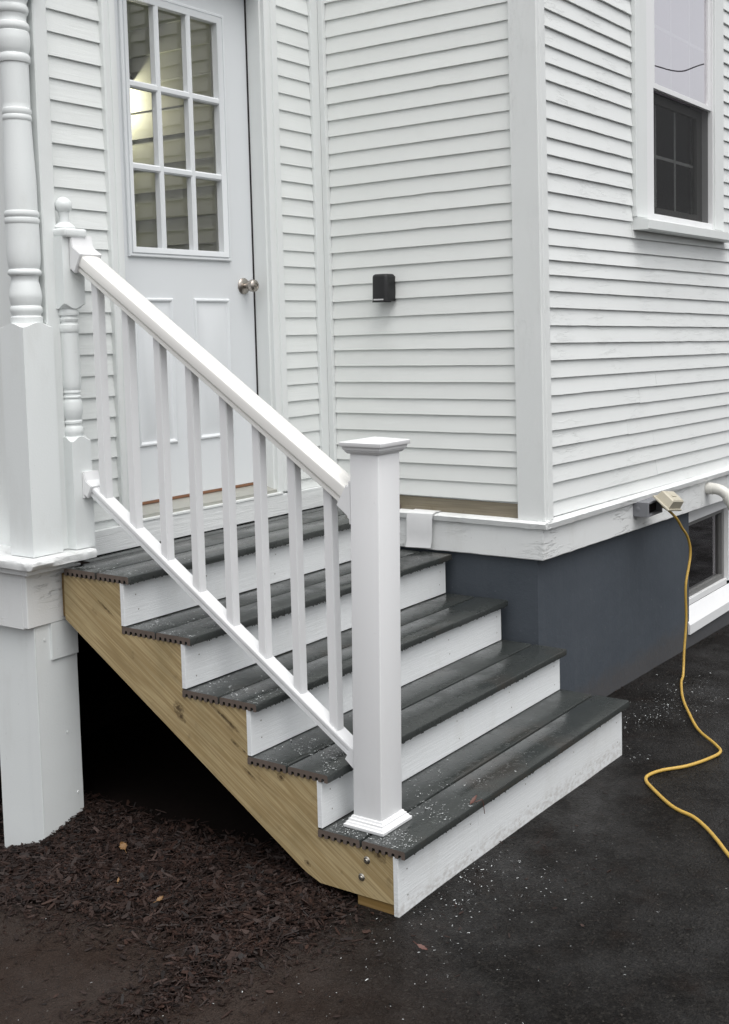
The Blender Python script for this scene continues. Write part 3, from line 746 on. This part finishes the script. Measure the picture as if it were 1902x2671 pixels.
bm = sq(bmesh.new(), [(.076, Z1+.0005), (.077, Z1+.003), (.077, Z1+.010), (.072, Z1+.013), (.070, Z1+.018), (.066, Z1+.020), (.065, Z1+.026), (.0605, Z1+.028), (.0585, Z1+.034), (.0555, Z1+.035)])
obj('base_trim', bm, 'pvc', post)
SL = .652; AN = math.atan(SL)
def rail(prof, yA, yB, zA, xc):
    """prof: (across x, up) ring swept along the slope; zA is bottom height at yA"""
    bm = bmesh.new(); A = []; Bv = []
    for u, v in prof:
        A.append(bm.verts.new((xc+u, yA, zA+v/math.cos(AN)))); Bv.append(bm.verts.new((xc+u, yB, zA+(yB-yA)*SL+v/math.cos(AN))))
    n = len(prof)
    for i in range(n): bm.faces.new((A[i], A[(i+1) % n], Bv[(i+1) % n], Bv[i]))
    bm.faces.new(A[::-1]); bm.faces.new(Bv); bmesh.ops.recalc_face_normals(bm, faces=bm.faces[:]); return bm
half = [(.024, 0), (.032, 0), (.034, .002), (.034, .014), (.030, .0155), (.0295, .019), (.036, .0205), (.0395, .024), (.041, .053), (.0395, .0575), (.036, .0600), (.015, .0635)]
TOPP = half+[(-u, v) for u, v in half[::-1]]
XR = .128
zt0 = 1.228
toprail = obj('top_rail', rail(TOPP, .262, 1.466, zt0+(.262-.293)*SL, XR), 'rail', rl)
hb = [(.018, 0), (.0205, .002), (.0205, .012), (.018, .015), (.018, .020), (.0245, .0215), (.0255, .025), (.0255, .034), (.0235, .037), (.010, .0385)]
LOWP = hb+[(-u, v) for u, v in hb[::-1]]
zl0 = .415
lowrail = obj('bottom_rail', rail(LOWP, .262, 1.478, zl0+(.262-.29)*SL-.004, XR-.002), 'pvc', rl)
ztop = lambda y: zt0+(y-.293)*SL
zlow = lambda y: zl0-.004+(y-.29)*SL+.0385/math.cos(AN)
for yf in (1.379, 1.227, 1.074, .925, .772, .630, .483, .336):
    bm = bmesh.new(); xa, xb = XR-.002-.0165, XR-.002+.0165; ya, yb = yf, yf+.033
    v = [bm.verts.new(p) for p in ((xa, ya, zlow(ya)-.004), (xb, ya, zlow(ya)-.004), (xb, yb, zlow(yb)-.004), (xa, yb, zlow(yb)-.004), (xa, ya, ztop(ya)+.006), (xb, ya, ztop(ya)+.006), (xb, yb, ztop(yb)+.006), (xa, yb, ztop(yb)+.006))]
    for q in ((3,2,1,0),(4,5,6,7),(0,1,5,4),(1,2,6,5),(2,3,7,6),(3,0,4,7)): bm.faces.new([v[i] for i in q])
    e = [x for x in bm.edges if abs(x.verts[0].co.x-x.verts[1].co.x)+abs(x.verts[0].co.y-x.verts[1].co.y) < .001]
    bmesh.ops.bevel(bm, geom=e, offset=.002, segments=2, affect='EDGES'); obj('baluster', bm, 'pvc', rl)
# brackets: sleeves round the rail ends, plumb where they meet the posts
def bracket(y, d, zf, h, hw, zlo, zhi, out, xc):
    """sleeve on a post face at y; d=+1 rail arrives from lower y, -1 from higher y; front cut square to the slope"""
    ct, sn = math.cos(AN), math.sin(AN); g = .006
    tt = lambda yy: zf(yy)+(h+g)/ct; bb = lambda yy: zf(yy)-g/ct
    if d > 0:   # top end: post above/behind
        yt = y-out; yb_ = yt+(h+2*g)*sn*.95
        P = [(y, zlo), (y, zhi), (y-.010, zhi), (y-.014, min(zhi-.006, tt(y-.014)+.012)), (y-.020, tt(y-.020)), (yt, tt(yt)), (yb_, bb(yb_)), (y-.010, min(bb(y-.010), zlo+.012)), (y-.008, zlo)]
    else:       # lower end: post in front
        yb_ = y+out; yt = max(y+.012, yb_-(h+2*g)*sn*.95)
        P = [(y, zhi), (y, zlo), (y+.009, zlo), (y+.010, zlo+.016), (y+.016, zlo+.020), (y+.017, bb(y+.017)-.004), (yb_, bb(yb_)), (yt, tt(yt)), (y+.010, min(zhi, tt(y+.010)+.004)), (y+.009, zhi)]
    bm = prism(bmesh.new(), P, 0, xc-hw, xc+hw)
    bmesh.ops.bevel(bm, geom=[e for e in bm.edges if abs(e.verts[0].co.x-e.verts[1].co.x) < 1e-5], offset=.0025, segments=2, affect='EDGES')
    return bm
zfl = lambda y: zl0-.004+(y-.29)*SL
zft = lambda y: zt0+(y-.293)*SL
obj('rail_bracket', bracket(1.4845, 1, zft, .0635, .048, 1.995, 2.118, .062, XR), 'pvc', toprail)
obj('rail_bracket', bracket(.236, -1, zft, .0635, .047, 1.165, 1.300, .058, XR), 'pvc', toprail)
obj('rail_bracket', bracket(1.4845, 1, zfl, .0385, .034, 1.165, 1.262, .050, XR-.002), 'pvc', lowrail)
obj('rail_bracket', bracket(.247, -1, zfl, .0385, .034, .338, .452, .050, XR-.002), 'pvc', lowrail)

# ------------------------------------------------------------------ turned newel with ball finial
tn = thing('turned_newel', 'old white turned newel post with ball finial at the stair head', 'newel post', (.097, 1.525, .98))
TX, TY, TH = .097, 1.525, .0425
def tongue_block(x0, x1, y0, y1, z0, z1, top=0, bot=0, n=10):
    """square post block whose faces end in curved tongues (top/bot = depth of the curve)"""
    bm = bmesh.new(); cx, cy, h = (x0+x1)/2, (y0+y1)/2, (x1-x0)/2
    loop = []
    for s in range(4):
        for i in range(n):
            t = -1+2*i/n
            p = {0: (t, -1), 1: (1, t), 2: (-t, 1), 3: (-1, -t)}[s]
            loop.append((p, abs(t)))
    wav_ = lambda t: (1-math.cos(t*math.pi))*.5
    A = [bm.verts.new((cx+p[0]*h, cy+p[1]*(y1-y0)/2, z0-bot*wav_(t)*0+bot*(wav_(t)))) for p, t in loop]
    Bv = [bm.verts.new((cx+p[0]*h, cy+p[1]*(y1-y0)/2, z1-top*wav_(t))) for p, t in loop]
    m_ = len(loop)
    for i in range(m_): bm.faces.new((A[i], A[(i+1) % m_], Bv[(i+1) % m_], Bv[i]))
    ct = [bm.verts.new((cx+p[0]*h*.72/max(1, math.hypot(*p)), cy+p[1]*h*.72/max(1, math.hypot(*p)), z1+(.001 if top else 0))) for p, t in loop]
    for i in range(m_): bm.faces.new((Bv[i], Bv[(i+1) % m_], ct[(i+1) % m_], ct[i]))
    bm.faces.new(ct)
    cb = [bm.verts.new((cx+p[0]*h*.72/max(1, math.hypot(*p)), cy+p[1]*h*.72/max(1, math.hypot(*p)), z0-(.001 if bot else 0))) for p, t in loop]
    for i in range(m_): bm.faces.new((cb[i], cb[(i+1) % m_], A[(i+1) % m_], A[i]))
    bm.faces.new(cb[::-1])
    bmesh.ops.recalc_face_normals(bm, faces=bm.faces[:]); return bm
obj('lower_block', tongue_block(TX-TH, TX+TH, TY-.04, TY+.04, .981, 1.392, top=.018), 'porch', tn)
obj('upper_block', tongue_block(TX-TH-.004, TX+TH+.004, TY-.04, TY+.04, 1.855, 2.112, bot=.018), 'porch', tn)
prof = [(.028, 1.38), (.033, 1.395), (.036, 1.405), (.036, 1.415), (.032, 1.426), (.029, 1.430), (.029, 1.437), (.032, 1.440), (.032, 1.447), (.0285, 1.451)]
prof += arcprof([(.0285, 1.453), (.033, 1.468), (.036, 1.49), (.034, 1.515), (.030, 1.528)], 4)
prof += [(.030, 1.530), (.033, 1.533), (.033, 1.538), (.029, 1.541), (.029, 1.548), (.032, 1.551), (.032, 1.556)]
prof += arcprof([(.030, 1.560), (.034, 1.585), (.0335, 1.66), (.032, 1.77)], 4)
prof += [(.0345, 1.772), (.0365, 1.778), (.0365, 1.790), (.0355, 1.798), (.031, 1.801), (.030, 1.806), (.034, 1.812), (.0345, 1.820), (.031, 1.824), (.030, 1.829), (.036, 1.832), (.0375, 1.840), (.036, 1.850), (.03, 1.866)]
obj('turned_shaft', lathe(bmesh.new(), prof, TX, TY), 'porch', tn)
capn = B(.052, .150, 1.466, 1.560, 2.110, 2.142, bev=.009, seg=3)
capo = obj('cap', capn, 'porch', tn)
fp = [(.036, 2.139), (.038, 2.148), (.030, 2.158), (.019, 2.166), (.0170, 2.184), (.0185, 2.198)]
for a in range(-50, 91, 10): fp.append((max(.0008, .030*math.cos(rad(a))), 2.226+.031*math.sin(rad(a))))
obj('ball_finial', lathe(bmesh.new(), fp, TX, TY), 'porch', capo)

# ------------------------------------------------------------------ porch column on its pedestal
pc = thing('porch_column', 'thick white turned porch column on a square pedestal beside the stair', 'column', (-.055, 1.56, .98))
PXc, PYc = -.052, 1.562
obj('pedestal', tongue_block(-.118, .008, 1.499, 1.625, .981, 1.806, top=.016, n=14), 'porch', pc)
cp = [(.045, 1.798), (.054, 1.803), (.054, 1.826), (.049, 1.832), (.050, 1.838), (.0545, 1.846), (.0545, 1.858), (.0505, 1.866)]
cp += arcprof([(.0495, 1.867), (.0535, 1.885), (.055, 1.905), (.050, 1.935), (.0455, 1.955), (.0475, 1.970)], 5)
cp += [(.054, 1.974), (.0565, 1.979), (.0565, 1.986), (.053, 1.993)]
cp += arcprof([(.050, 1.995), (.0545, 2.015), (.0565, 2.05), (.0560, 2.10), (.0555, 2.152)], 4)
cp += [(.0575, 2.155), (.059, 2.163), (.0575, 2.171), (.055, 2.173), (.055, 2.176), (.0575, 2.179), (.059, 2.188), (.0565, 2.196)]
cp += arcprof([(.054, 2.198), (.0535, 2.30), (.049, 2.42), (.046, 2.508)], 4)
cp += [(.048, 2.511), (.0495, 2.518), (.048, 2.526), (.0465, 2.529), (.048, 2.533), (.0495, 2.541), (.048, 2.549), (.046, 2.551)]
cp += arcprof([(.0455, 2.552), (.0460, 2.62), (.0465, 2.705)], 3)
cp += [(.051, 2.708), (.0535, 2.716), (.0535, 2.728), (.050, 2.736)]
cp += arcprof([(.047, 2.738), (.0525, 2.755), (.0555, 2.785), (.053, 2.812)], 4)
cp += [(.050, 2.815), (.0545, 2.822), (.0555, 2.832), (.052, 2.842)]
cp += arcprof([(.047, 2.846), (.0455, 2.858), (.048, 2.872)], 3)
cp += [(.052, 2.876), (.0545, 2.886), (.0535, 2.898), (.049, 2.905), (.049, 2.915), (.053, 2.922), (.056, 2.934), (.053, 2.946), (.05, 2.95)]
obj('turned_shaft', lathe(bmesh.new(), cp, PXc, PYc, 44), 'porch', pc)
obj('top_block', tongue_block(-.117, .009, 1.499, 1.625, 2.942, 4.1, bot=.016, n=14), 'porch', pc)

# ------------------------------------------------------------------ porch base: ledge, skirt, pier
pb = thing('porch_base', 'peeling white porch ledge and skirt on a boxed pier', 'porch base', (-.06, 1.56, -.15))
def ledge():
    bm = bmesh.new(); per = []
    x0, x1, y0, y1 = -.178, .114, 1.446, 2.6
    c = .012
    pts = []
    n = 30
    for i in range(n+1): pts.append((x0+c+(x1-x0-c)*i/n, y0, 0))
    base = []
    for i in range(40, 0, -1): base.append((x0, y0+c+(y1-y0-c)*(i/40)**1.4, 1))
    loop = base+pts
    lay = []
    for dz, ins in ((.944, .010), (.947, .003), (.962, .0), (.972, .001), (.978, .006)):
        row = []
        for (x, y, s) in loop:
            a = nz(x*22, y*22, dz*40)*.0045 + nz(x*60, y*60, dz*60)*.003
            if dz < .95: a += max(0, nz(x*8, y*8, 3))*.012
            row.append(bm.verts.new((x+(ins+a if s else 0), y+(0 if s else ins+a), dz+nz(x*30, y*30, dz*9)*.0015)))
        lay.append(row)
    for a, b_ in zip(lay, lay[1:]):
        for i in range(len(loop)-1): bm.faces.new((a[i], a[i+1], b_[i+1], b_[i]))
    t0 = bm.verts.new((x1, y1, .980)); bm.faces.new(lay[-1]+[t0])
    b0 = bm.verts.new((x1, y1, .944)); bm.faces.new((lay[0]+[b0])[::-1])
    bm.faces.new([lay[k][-1] for k in range(5)]+[t0, b0][::1])
    return bm
obj('ledge', ledge(), 'crack', pb, label='ledge with cracked and peeling paint')
bm = bmesh.new(); box(bm, -.150, .06, 1.500, 2.6, .918, .9435, .004)
obj('moulding', bm, 'crack', pb)
sk = bmesh.new(); box(sk, -.128, .112, 1.536, 1.562, .722, .9175, .002)
obj('skirt_board', sk, 'crack', pb)
obj('skirt_board', B(-.127, -.104, 1.563, 2.6, .716, .9175, bev=.002), 'crack', pb)
pier = obj('pier', wavybox(-.094, .088, 1.547, 1.782, -.45, .7215, 9, .001, 40), 'porch', pb)
obj('pier_corner_strip', B(-.0975, -.0945, 1.5445, 1.60, -.45, .716, bev=.0008), 'porch', pier)
obj('pier_cover', B(-.030, .086, 1.5385, 1.5465, .585, .7215, bev=.001), 'porch', pier)
bm = bmesh.new()
for x, z in ((-.055, .665), (-.012, .622), (.025, .30), (.06, .06)): disc(bm, (x, 1.5455, z), (0, -1, 0), .005, .002, 10)
obj('nail_heads', bm, 'porch', pier, kind='stuff')

# ------------------------------------------------------------------ lantern inside the vestibule (lit)
ln = thing('vestibule_lantern', 'lit wall lantern glowing warm behind the door glass', 'lantern', (1.59, 2.90, 3.0))
bm = bmesh.new(); sq(bm, [(.075, 3.075), (.075, 3.083), (.03, 3.20), (.012, 3.23)], 1.52, 2.875)
obj('hood', bm, 'seal', ln); obj('bracket', B(1.54, 1.595, 2.86, 2.89, 3.18, 3.21, bev=.002), 'seal', ln)
bm = bmesh.new(); bmesh.ops.create_uvsphere(bm, u_segments=16, v_segments=10, radius=.028, matrix=Matrix.Translation((1.52, 2.90, 3.04)))
obj('bulb', bm, 'bulb', ln)
pl = bpy.data.lights.new('lantern_light', 'POINT'); pl.energy = 6; pl.color = (1, .90, .68); pl.shadow_soft_size = .03
plo = bpy.data.objects.new('lantern_light', pl); COL.objects.link(plo); plo.parent = ln; plo.location = Vector((1.50, 2.92, 2.975))-ln.location

# ------------------------------------------------------------------ outlet box with tilted cover, cord, pipe
ob = thing('outlet_box', 'grey outdoor outlet box with open beige cover on the skirt board', 'outlet box', (2.61, .35, .80))
bm = bmesh.new(); box(bm, 2.520, 2.533, .316, .398, .812, .885, .0015); box(bm, 2.687, 2.70, .316, .398, .812, .885, .0015); box(bm, 2.533, 2.687, .3165, .398, .812, .822, .001); box(bm, 2.533, 2.687, .3165, .398, .875, .885, .001)
bx = obj('enclosure', bm, 'greybox', ob); obj('receptacle', B(2.534, 2.686, .345, .39, .823, .874, bev=.002), 'seal', ob, label='dark open face of the box')
bm = bmesh.new(); disc(bm, (2.520, .372, .850), (-1, 0, 0), .013, .0012, 16); obj('knockout', bm, 'greybox', bx)
bm = bmesh.new()      # bubble cover, hinged along the top and swung out
def hood(bm):
    box(bm, -.085, .085, -.006, .004, -.055, .055, .002)
    lv2 = [(.074, .046, -.006), (.068, .040, -.046), (.060, .032, -.052)]
    prev = None
    for hx, hz, y in lv2:
        ring = [bm.verts.new(p) for p in ((-hx, y, -hz), (hx, y, -hz), (hx, y, hz), (-hx, y, hz))]
        if prev:
            for q in range(4): bm.faces.new((prev[q], prev[(q+1) % 4], ring[(q+1) % 4], ring[q]))
        prev = ring
    bm.faces.new(prev); box(bm, -.03, .02, -.056, -.051, -.008, .004, .001)
    bmesh.ops.recalc_face_normals(bm, faces=bm.faces[:])
hood(bm)
M4 = Matrix.Translation((2.645, .268, .868)) @ Matrix.Rotation(rad(8), 4, 'Y') @ Matrix.Rotation(rad(-52), 4, 'X')
bmesh.ops.transform(bm, matrix=M4, verts=bm.verts[:])
obj('cover', bm, 'beige', ob, label='beige bubble cover swung open')
cpts = [(2.66, .30, .850), (2.69, .275, .822), (2.762, .265, .772), (2.837, .268, .714), (2.905, .27, .666), (2.949, .27, .603), (2.953, .27, .545), (2.931, .27, .492), (2.889, .27, .396), (2.894, .27, .220), (2.86, .268, .07)]
gp = [(2.80, .25), (2.66, .204), (2.416, .097), (2.205, -.02), (2.017, -.137), (1.875, -.268), (1.80, -.315), (1.701, -.301), (1.577, -.256), (1.482, -.19), (1.405, -.166), (1.352, -.178), (1.301, -.22), (1.196, -.326), (1.146, -.391), (1.112, -.466), (1.052, -.535), (.971, -.607), (.881, -.679), (.74, -.80), (.5, -1.05)]
cpts += [(x, y, gz(x, y)+.010) for x, y in gp]
obj('extension_cord', tube(bmesh.new(), spline(cpts, 8), .0068, 10), 'cord', label='yellow extension cord hanging from the outlet and snaking over the asphalt', cat='cord', smooth=60)
vp = thing('vent_pipe', 'short white plastic pipe elbow coming out of the skirt board', 'pipe', (3.53, .36, .80))
el = [(3.53, .415, .822), (3.53, .36, .822), (3.53, .335, .820), (3.532, .310, .812), (3.534, .288, .797), (3.536, .272, .776), (3.538, .258, .752)]
obj('elbow', tube(bmesh.new(), spline(el, 5), .031, 20), 'pipe', vp, smooth=50)
obj('coupling', tube(bmesh.new(), [(3.53, .396, .822), (3.53, .378, .822), (3.53, .360, .822)], .0335, 20), 'pipe', vp, smooth=50)
obj('coupling', tube(bmesh.new(), [(3.5355, .276, .782), (3.538, .258, .752), (3.541, .240, .72)], .034, 20), 'pipe', vp, smooth=50)

# overhead service cable across the drive (it shows as a reflection in the upper sash)
oc = [(-8, -4.5, 8.6), (2, -4.5, 6.6), (9, -4.5, 5.75), (14.5, -4.5, 5.74), (16.5, -4.5, 6.13), (20, -4.5, 7.2), (27, -4.5, 9.8)]
obj('overhead_cable', tube(bmesh.new(), spline(oc, 10), .011, 8), 'cable', label='black overhead cable sagging across the driveway', cat='cable', smooth=60)

# ------------------------------------------------------------------ mulch
poly = [(-.60, 1.75), (-.52, 1.40), (-.47, 1.20), (-.43, 1.05), (-.43, .91), (-.40, .78), (-.40, .615), (-.41, .47), (-.52, .38), (-.64, .345), (-.78, .345), (-.70, .29), (-.52, .27), (-.42, .25), (-.30, .24), (-.18, .20), (-.06, .22), (.0, .26), (.06, .30), (.9, .4), (1.5, 1.0), (1.5, 2.3), (-.6, 2.3)]
def inside(x, y):
    c = False; n = len(poly); j = n-1
    for i in range(n):
        xi, yi = poly[i]; xj, yj = poly[j]
        if (yi > y) != (yj > y) and x < (xj-xi)*(y-yi)/(yj-yi)+xi: c = not c
        j = i
    return c
def edged(x, y):
    d = 9
    for i in range(len(poly)):
        a = Vector(poly[i]); b_ = Vector(poly[(i+1) % len(poly)]); p = Vector((x, y)); ab = b_-a
        t = max(0, min(1, (p-a).dot(ab)/ab.length_squared)); d = min(d, (p-a-ab*t).length)
    return d
def mz(x, y):
    if not inside(x, y): return gz(x, y)
    d = edged(x, y); k = min(1, d/.22)
    k *= 1-.85*max(0., min(1., (y-1.2)/.3))
    return gz(x, y)+.020*k+.010*nz(x*7, y*7)*k
bm = bmesh.new(); GG = {}
stp = .03; nx_ = int(2.2/stp); ny_ = int(2.5/stp)
for i in range(nx_+1):
    for j in range(ny_+1):
        x, y = -.8+i*stp, -.12+j*stp
        GG[i, j] = bm.verts.new((x, y, (mz(x, y)+.002) if inside(x, y) else gz(x, y)-.006))
for i in range(nx_):
    for j in range(ny_):
        q = [GG[i, j], GG[i+1, j], GG[i+1, j+1], GG[i, j+1]]
        bm.faces.new(q)
dele = [f for f in bm.faces if not any(inside(v.co.x, v.co.y) for v in f.verts)]
bmesh.ops.delete(bm, geom=dele, context='FACES')
obj('mulch_bed', bm, 'soil', label='shade-darkened soil of the mulch bed under the stairs', cat='soil', kind='structure', smooth=70)

V, Fc, T = [], [], []
def chip(x, y, z, l, w_, h, yaw, tilt, rl_, tone):
    base = len(V); cy_, sy = math.cos(yaw), math.sin(yaw); M3 = Matrix.Rotation(yaw, 3, 'Z') @ Matrix.Rotation(tilt, 3, 'Y') @ Matrix.Rotation(rl_, 3, 'X')
    t1, t2 = R.uniform(.25, .9), R.uniform(.25, .9); b1 = R.uniform(-.25, .25)
    for dz in (-h/2, h/2):
        for (a, b_) in ((-.5, -t1*.5), (0+b1*.3, -.5+b1), (.5, -t2*.5), (.5, t2*.5), (0, .5+b1*.5), (-.5, t1*.5)):
            V.append(tuple(Vector((x, y, z))+M3 @ Vector((a*l, b_*w_, dz+(h*.4*math.sin(a*3))))))
    b_ = base
    Fc.append((b_+5, b_+4, b_+3, b_+2, b_+1, b_)); Fc.append((b_+6, b_+7, b_+8, b_+9, b_+10, b_+11))
    for i in range(6): Fc.append((b_+i, b_+(i+1) % 6, b_+6+(i+1) % 6, b_+6+i))
    T.extend([tone]*8)
def put_chips(n, box_, test, sz, zadd=.004):
    k = 0; tries = 0
    while k < n and tries < n*60:
        tries += 1
        x = R.uniform(box_[0], box_[1]); y = R.uniform(box_[2], box_[3])
        if not test(x, y): continue
        u = R.random()
        if u < .35: l, w_, h = R.uniform(.016, .060), R.uniform(.0018, .0045), R.uniform(.0012, .003)
        elif u < .86: l, w_, h = R.uniform(.006, .022), R.uniform(.003, .009), R.uniform(.0012, .004)
        else: l, w_, h = R.uniform(.026, .062), R.uniform(.009, .021), R.uniform(.002, .006)
        l *= sz*.85; w_ *= sz*.8; h *= sz*.8
        tone = min(1, max(0, R.gauss(.38, .25))) if R.random() > .04 else 1
        chip(x, y, mz(x, y)+zadd+R.uniform(0, .010)*sz, l, w_, h, R.uniform(0, 6.28), R.gauss(0, .28), R.gauss(0, .45), tone); k += 1
pier_clear = lambda x, y: not (-.10 < x < .09 and 1.54 < y < 1.79)
put_chips(19000, (-.8, .22, -.1, 1.95), lambda x, y: inside(x, y) and pier_clear(x, y) and x < .11+R.random()**2*.1, 1.0)
put_chips(2600, (-.95, .25, -.35, 1.3), lambda x, y: (not inside(x, y)) and edged(x, y) < .20*R.random()**1.8+.01 and not (x > -.002 and .01 < y < .20), .7, .001)
put_chips(1500, (-1.0, 1.2, -1.0, 1.3), lambda x, y: (not inside(x, y)) and not (x > -.03 and y > .02) and R.random() < math.exp(-edged(x, y)*3), .42)
put_chips(260, (2.2, 4.6, .36, .437), lambda x, y: R.random() < .25+(y-.36)*9, .4, .0)
me = bpy.data.meshes.new('bark_mulch'); me.from_pydata(V, [], Fc); me.materials.append(MT['chip'])
at = me.attributes.new('tone', 'FLOAT', 'FACE'); at.data.foreach_set('value', T)
mo = bpy.data.objects.new('bark_mulch', me); COL.objects.link(mo); mo['label'] = 'dark brown shredded bark mulch beside and under the stairs'; mo['category'] = 'mulch'; mo['kind'] = 'stuff'

# ------------------------------------------------------------------ loose grit in the asphalt surface
V, Fc, T = [], [], []
def grain(x, y, z, s, tone):
    b_ = len(V); a = R.uniform(0, 6.28); e = R.uniform(.5, 1)
    for k in range(3): V.append((x+s*math.cos(a+k*2.1)*(e if k else 1), y+s*math.sin(a+k*2.1)*(e if k == 1 else 1), z-.0004))
    V.append((x+R.uniform(-.3, .3)*s, y+R.uniform(-.3, .3)*s, z+s*R.uniform(.35, .9)))
    Fc.extend([(b_, b_+1, b_+3), (b_+1, b_+2, b_+3), (b_+2, b_, b_+3)]); T.extend([tone]*3)
n = 0
while n < 26000:
    x = R.uniform(-1.1, 3.6); y = R.uniform(-1.25, 1.3)
    if y > .43 and x > -.02 or (-.01 < x < 1.6 and y > .02) or inside(x, y): continue
    if x+.6*y < -.95 or y < -.62*x-1.05+.35 and R.random() < .5: continue
    n += 1
    if nz(x*4, y*4, 8)+R.uniform(-.5, .5) < -.15: continue
    u = R.random(); grain(x, y, gz(x, y)+.004*nz(x*2.3, y*2.3)+.0006, min(.0055, R.lognormvariate(-6.35, .42)), u*u*u if u < .985 else 1.6)
me = bpy.data.meshes.new('asphalt_grit'); me.from_pydata(V, [], Fc); me.materials.append(MT['grit'])
at = me.attributes.new('tone', 'FLOAT', 'FACE'); at.data.foreach_set('value', T)
mo = bpy.data.objects.new('asphalt_grit', me); COL.objects.link(mo); mo['label'] = 'dark loose grit scattered over the wet asphalt'; mo['category'] = 'grit'; mo['kind'] = 'stuff'

# ------------------------------------------------------------------ white plastic shavings
V, Fc, T = [], [], []
def curl(x, y, z, s):
    base = len(V); yaw = R.uniform(0, 6.28); k = R.uniform(-2.6, 2.6); n = 4; l = s*R.uniform(1.2, 3.2); w_ = s*R.uniform(.5, .9); px, py, a = x, y, yaw
    for i in range(n+1):
        V.append((px-math.sin(a)*w_/2, py+math.cos(a)*w_/2, z+.0006+R.uniform(0, s*.5))); V.append((px+math.sin(a)*w_/2, py-math.cos(a)*w_/2, z+.0006+R.uniform(0, s*.6)))
        px += math.cos(a)*l/n; py += math.sin(a)*l/n; a += k/n
    for i in range(n): Fc.append((base+2*i, base+2*i+1, base+2*i+3, base+2*i+2))
def treadz(x, y):
    if -.004 < x < 1.59:
        for k in range(4, -1, -1):
            if RUN*k+.004 <= y < RUN*k+.314 and (k == 4 or y < RUN*(k+1)+.030): return Z1+H*k
    return None
for k, cnt, sx in ((0, 520, .22), (1, 260, .16), (2, 230, .16), (3, 180, .15), (4, 200, .14)):
    n = 0
    while n < cnt:
        x = abs(R.gauss(0, sx)) if k else abs(R.gauss(.12, sx)); y = RUN*k+R.uniform(.005, .30)
        if x > 1.5: continue
        if NX-.08 < x < NX+.08 and NY-.08 < y < NY+.08: continue
        if nz(x*9, y*9, k) < -.12: continue
        curl(x, y, Z1+H*k+.001, min(.0045, R.lognormvariate(-6.35, .45))); n += 1
for cx, cy, sx, sy, cnt in ((.30, -.04, .16, .045, 170), (.20, -.16, .16, .09, 130), (.42, -.26, .12, .06, 70), (2.40, .10, .25, .10, 420), (2.15, .12, .20, .06, 200), (1.62, -.03, .06, .05, 20), (-.15, -.12, .2, .12, 60), (-.35, .05, .25, .25, 80), (.1, -.5, .5, .25, 90), (-.5, .5, .3, .35, 50)):
    n = 0
    while n < cnt:
        x = R.gauss(cx, sx); y = R.gauss(cy, sy); n += 1.5
        if -.01 < x < 1.6 and y > .02: continue
        curl(x, y, mz(x, y)+.003, min(.0042, R.lognormvariate(-6.45, .5)))
me = bpy.data.meshes.new('plastic_shavings'); me.from_pydata(V, [], Fc); me.materials.append(MT['shaving'])
mo = bpy.data.objects.new('plastic_shavings', me); COL.objects.link(mo); mo['label'] = 'white plastic sawing shavings scattered over treads and asphalt'; mo['category'] = 'shavings'; mo['kind'] = 'stuff'

# ------------------------------------------------------------------ leaves and twig
def leaf(x, y, z, l, w_, yaw, mat, label, curlk=.3):
    bm = bmesh.new(); n = 7; rows_ = []
    M3 = Matrix.Rotation(YAW*-1, 3, 'Z') @ Matrix.Rotation(.55, 3, 'X') @ Matrix.Rotation(yaw, 3, 'Z')
    for i in range(n+1):
        t = i/n; ww = w_*math.sin(math.pi*min(1, t*.96+.04))**.75*(1-.25*t)*(1+.18*(-1)**i)
        rows_.append([bm.verts.new(Vector((x, y, z))+M3 @ Vector(((t-.5)*l, s*ww/2, curlk*w_*s*s*.6+curlk*l*.5*(t-.5)**2))) for s in (-1, 0, 1)])
    for a, b_ in zip(rows_, rows_[1:]):
        for k in range(2): bm.faces.new((a[k], a[k+1], b_[k+1], b_[k]))
    tube(bm, [Vector((x, y, z))+M3 @ Vector((-.5*l-d, .15*d, .2*d)) for d in (0, .2*l, .45*l)], .0009, 5)
    return obj('fallen_leaf', bm, mat, label=label, cat='leaf', smooth=60, group='fallen leaves')
leaf(-.10, 1.12, mz(-.10, 1.12)+.026, .036, .028, 2.2, 'leaf', 'curled tan leaf lying on the mulch in front of the pier')
leaf(-.29, .735, mz(-.29, .735)+.020, .024, .016, .7, 'leaf', 'small orange leaf on the mulch beside the soil patch')
leaf(-.265, .955, mz(-.265, .955)+.018, .020, .008, 1.6, 'leaf', 'thin brown leaf upright among bark chips')
leaf(-.115, -.135, gz(0, 0)+.010, .034, .013, -.5, 'leafred', 'rust red leaf on asphalt before the lowest riser', .1)
leaf(.405, .015, Z1+.008, .042, .014, 1.0, 'leafred', 'dark red leaf at the front edge of the lowest tread', .2)
tw = tube(bmesh.new(), [(.40, .006, Z1+.004), (.425, -.004, Z1+.006), (.432, -.006, Z1-.010), (.436, -.007, Z1-.045)], .0013, 6)
obj('twig', tw, 'leafred', label='thin twig hanging over the lowest nosing', cat='twig')
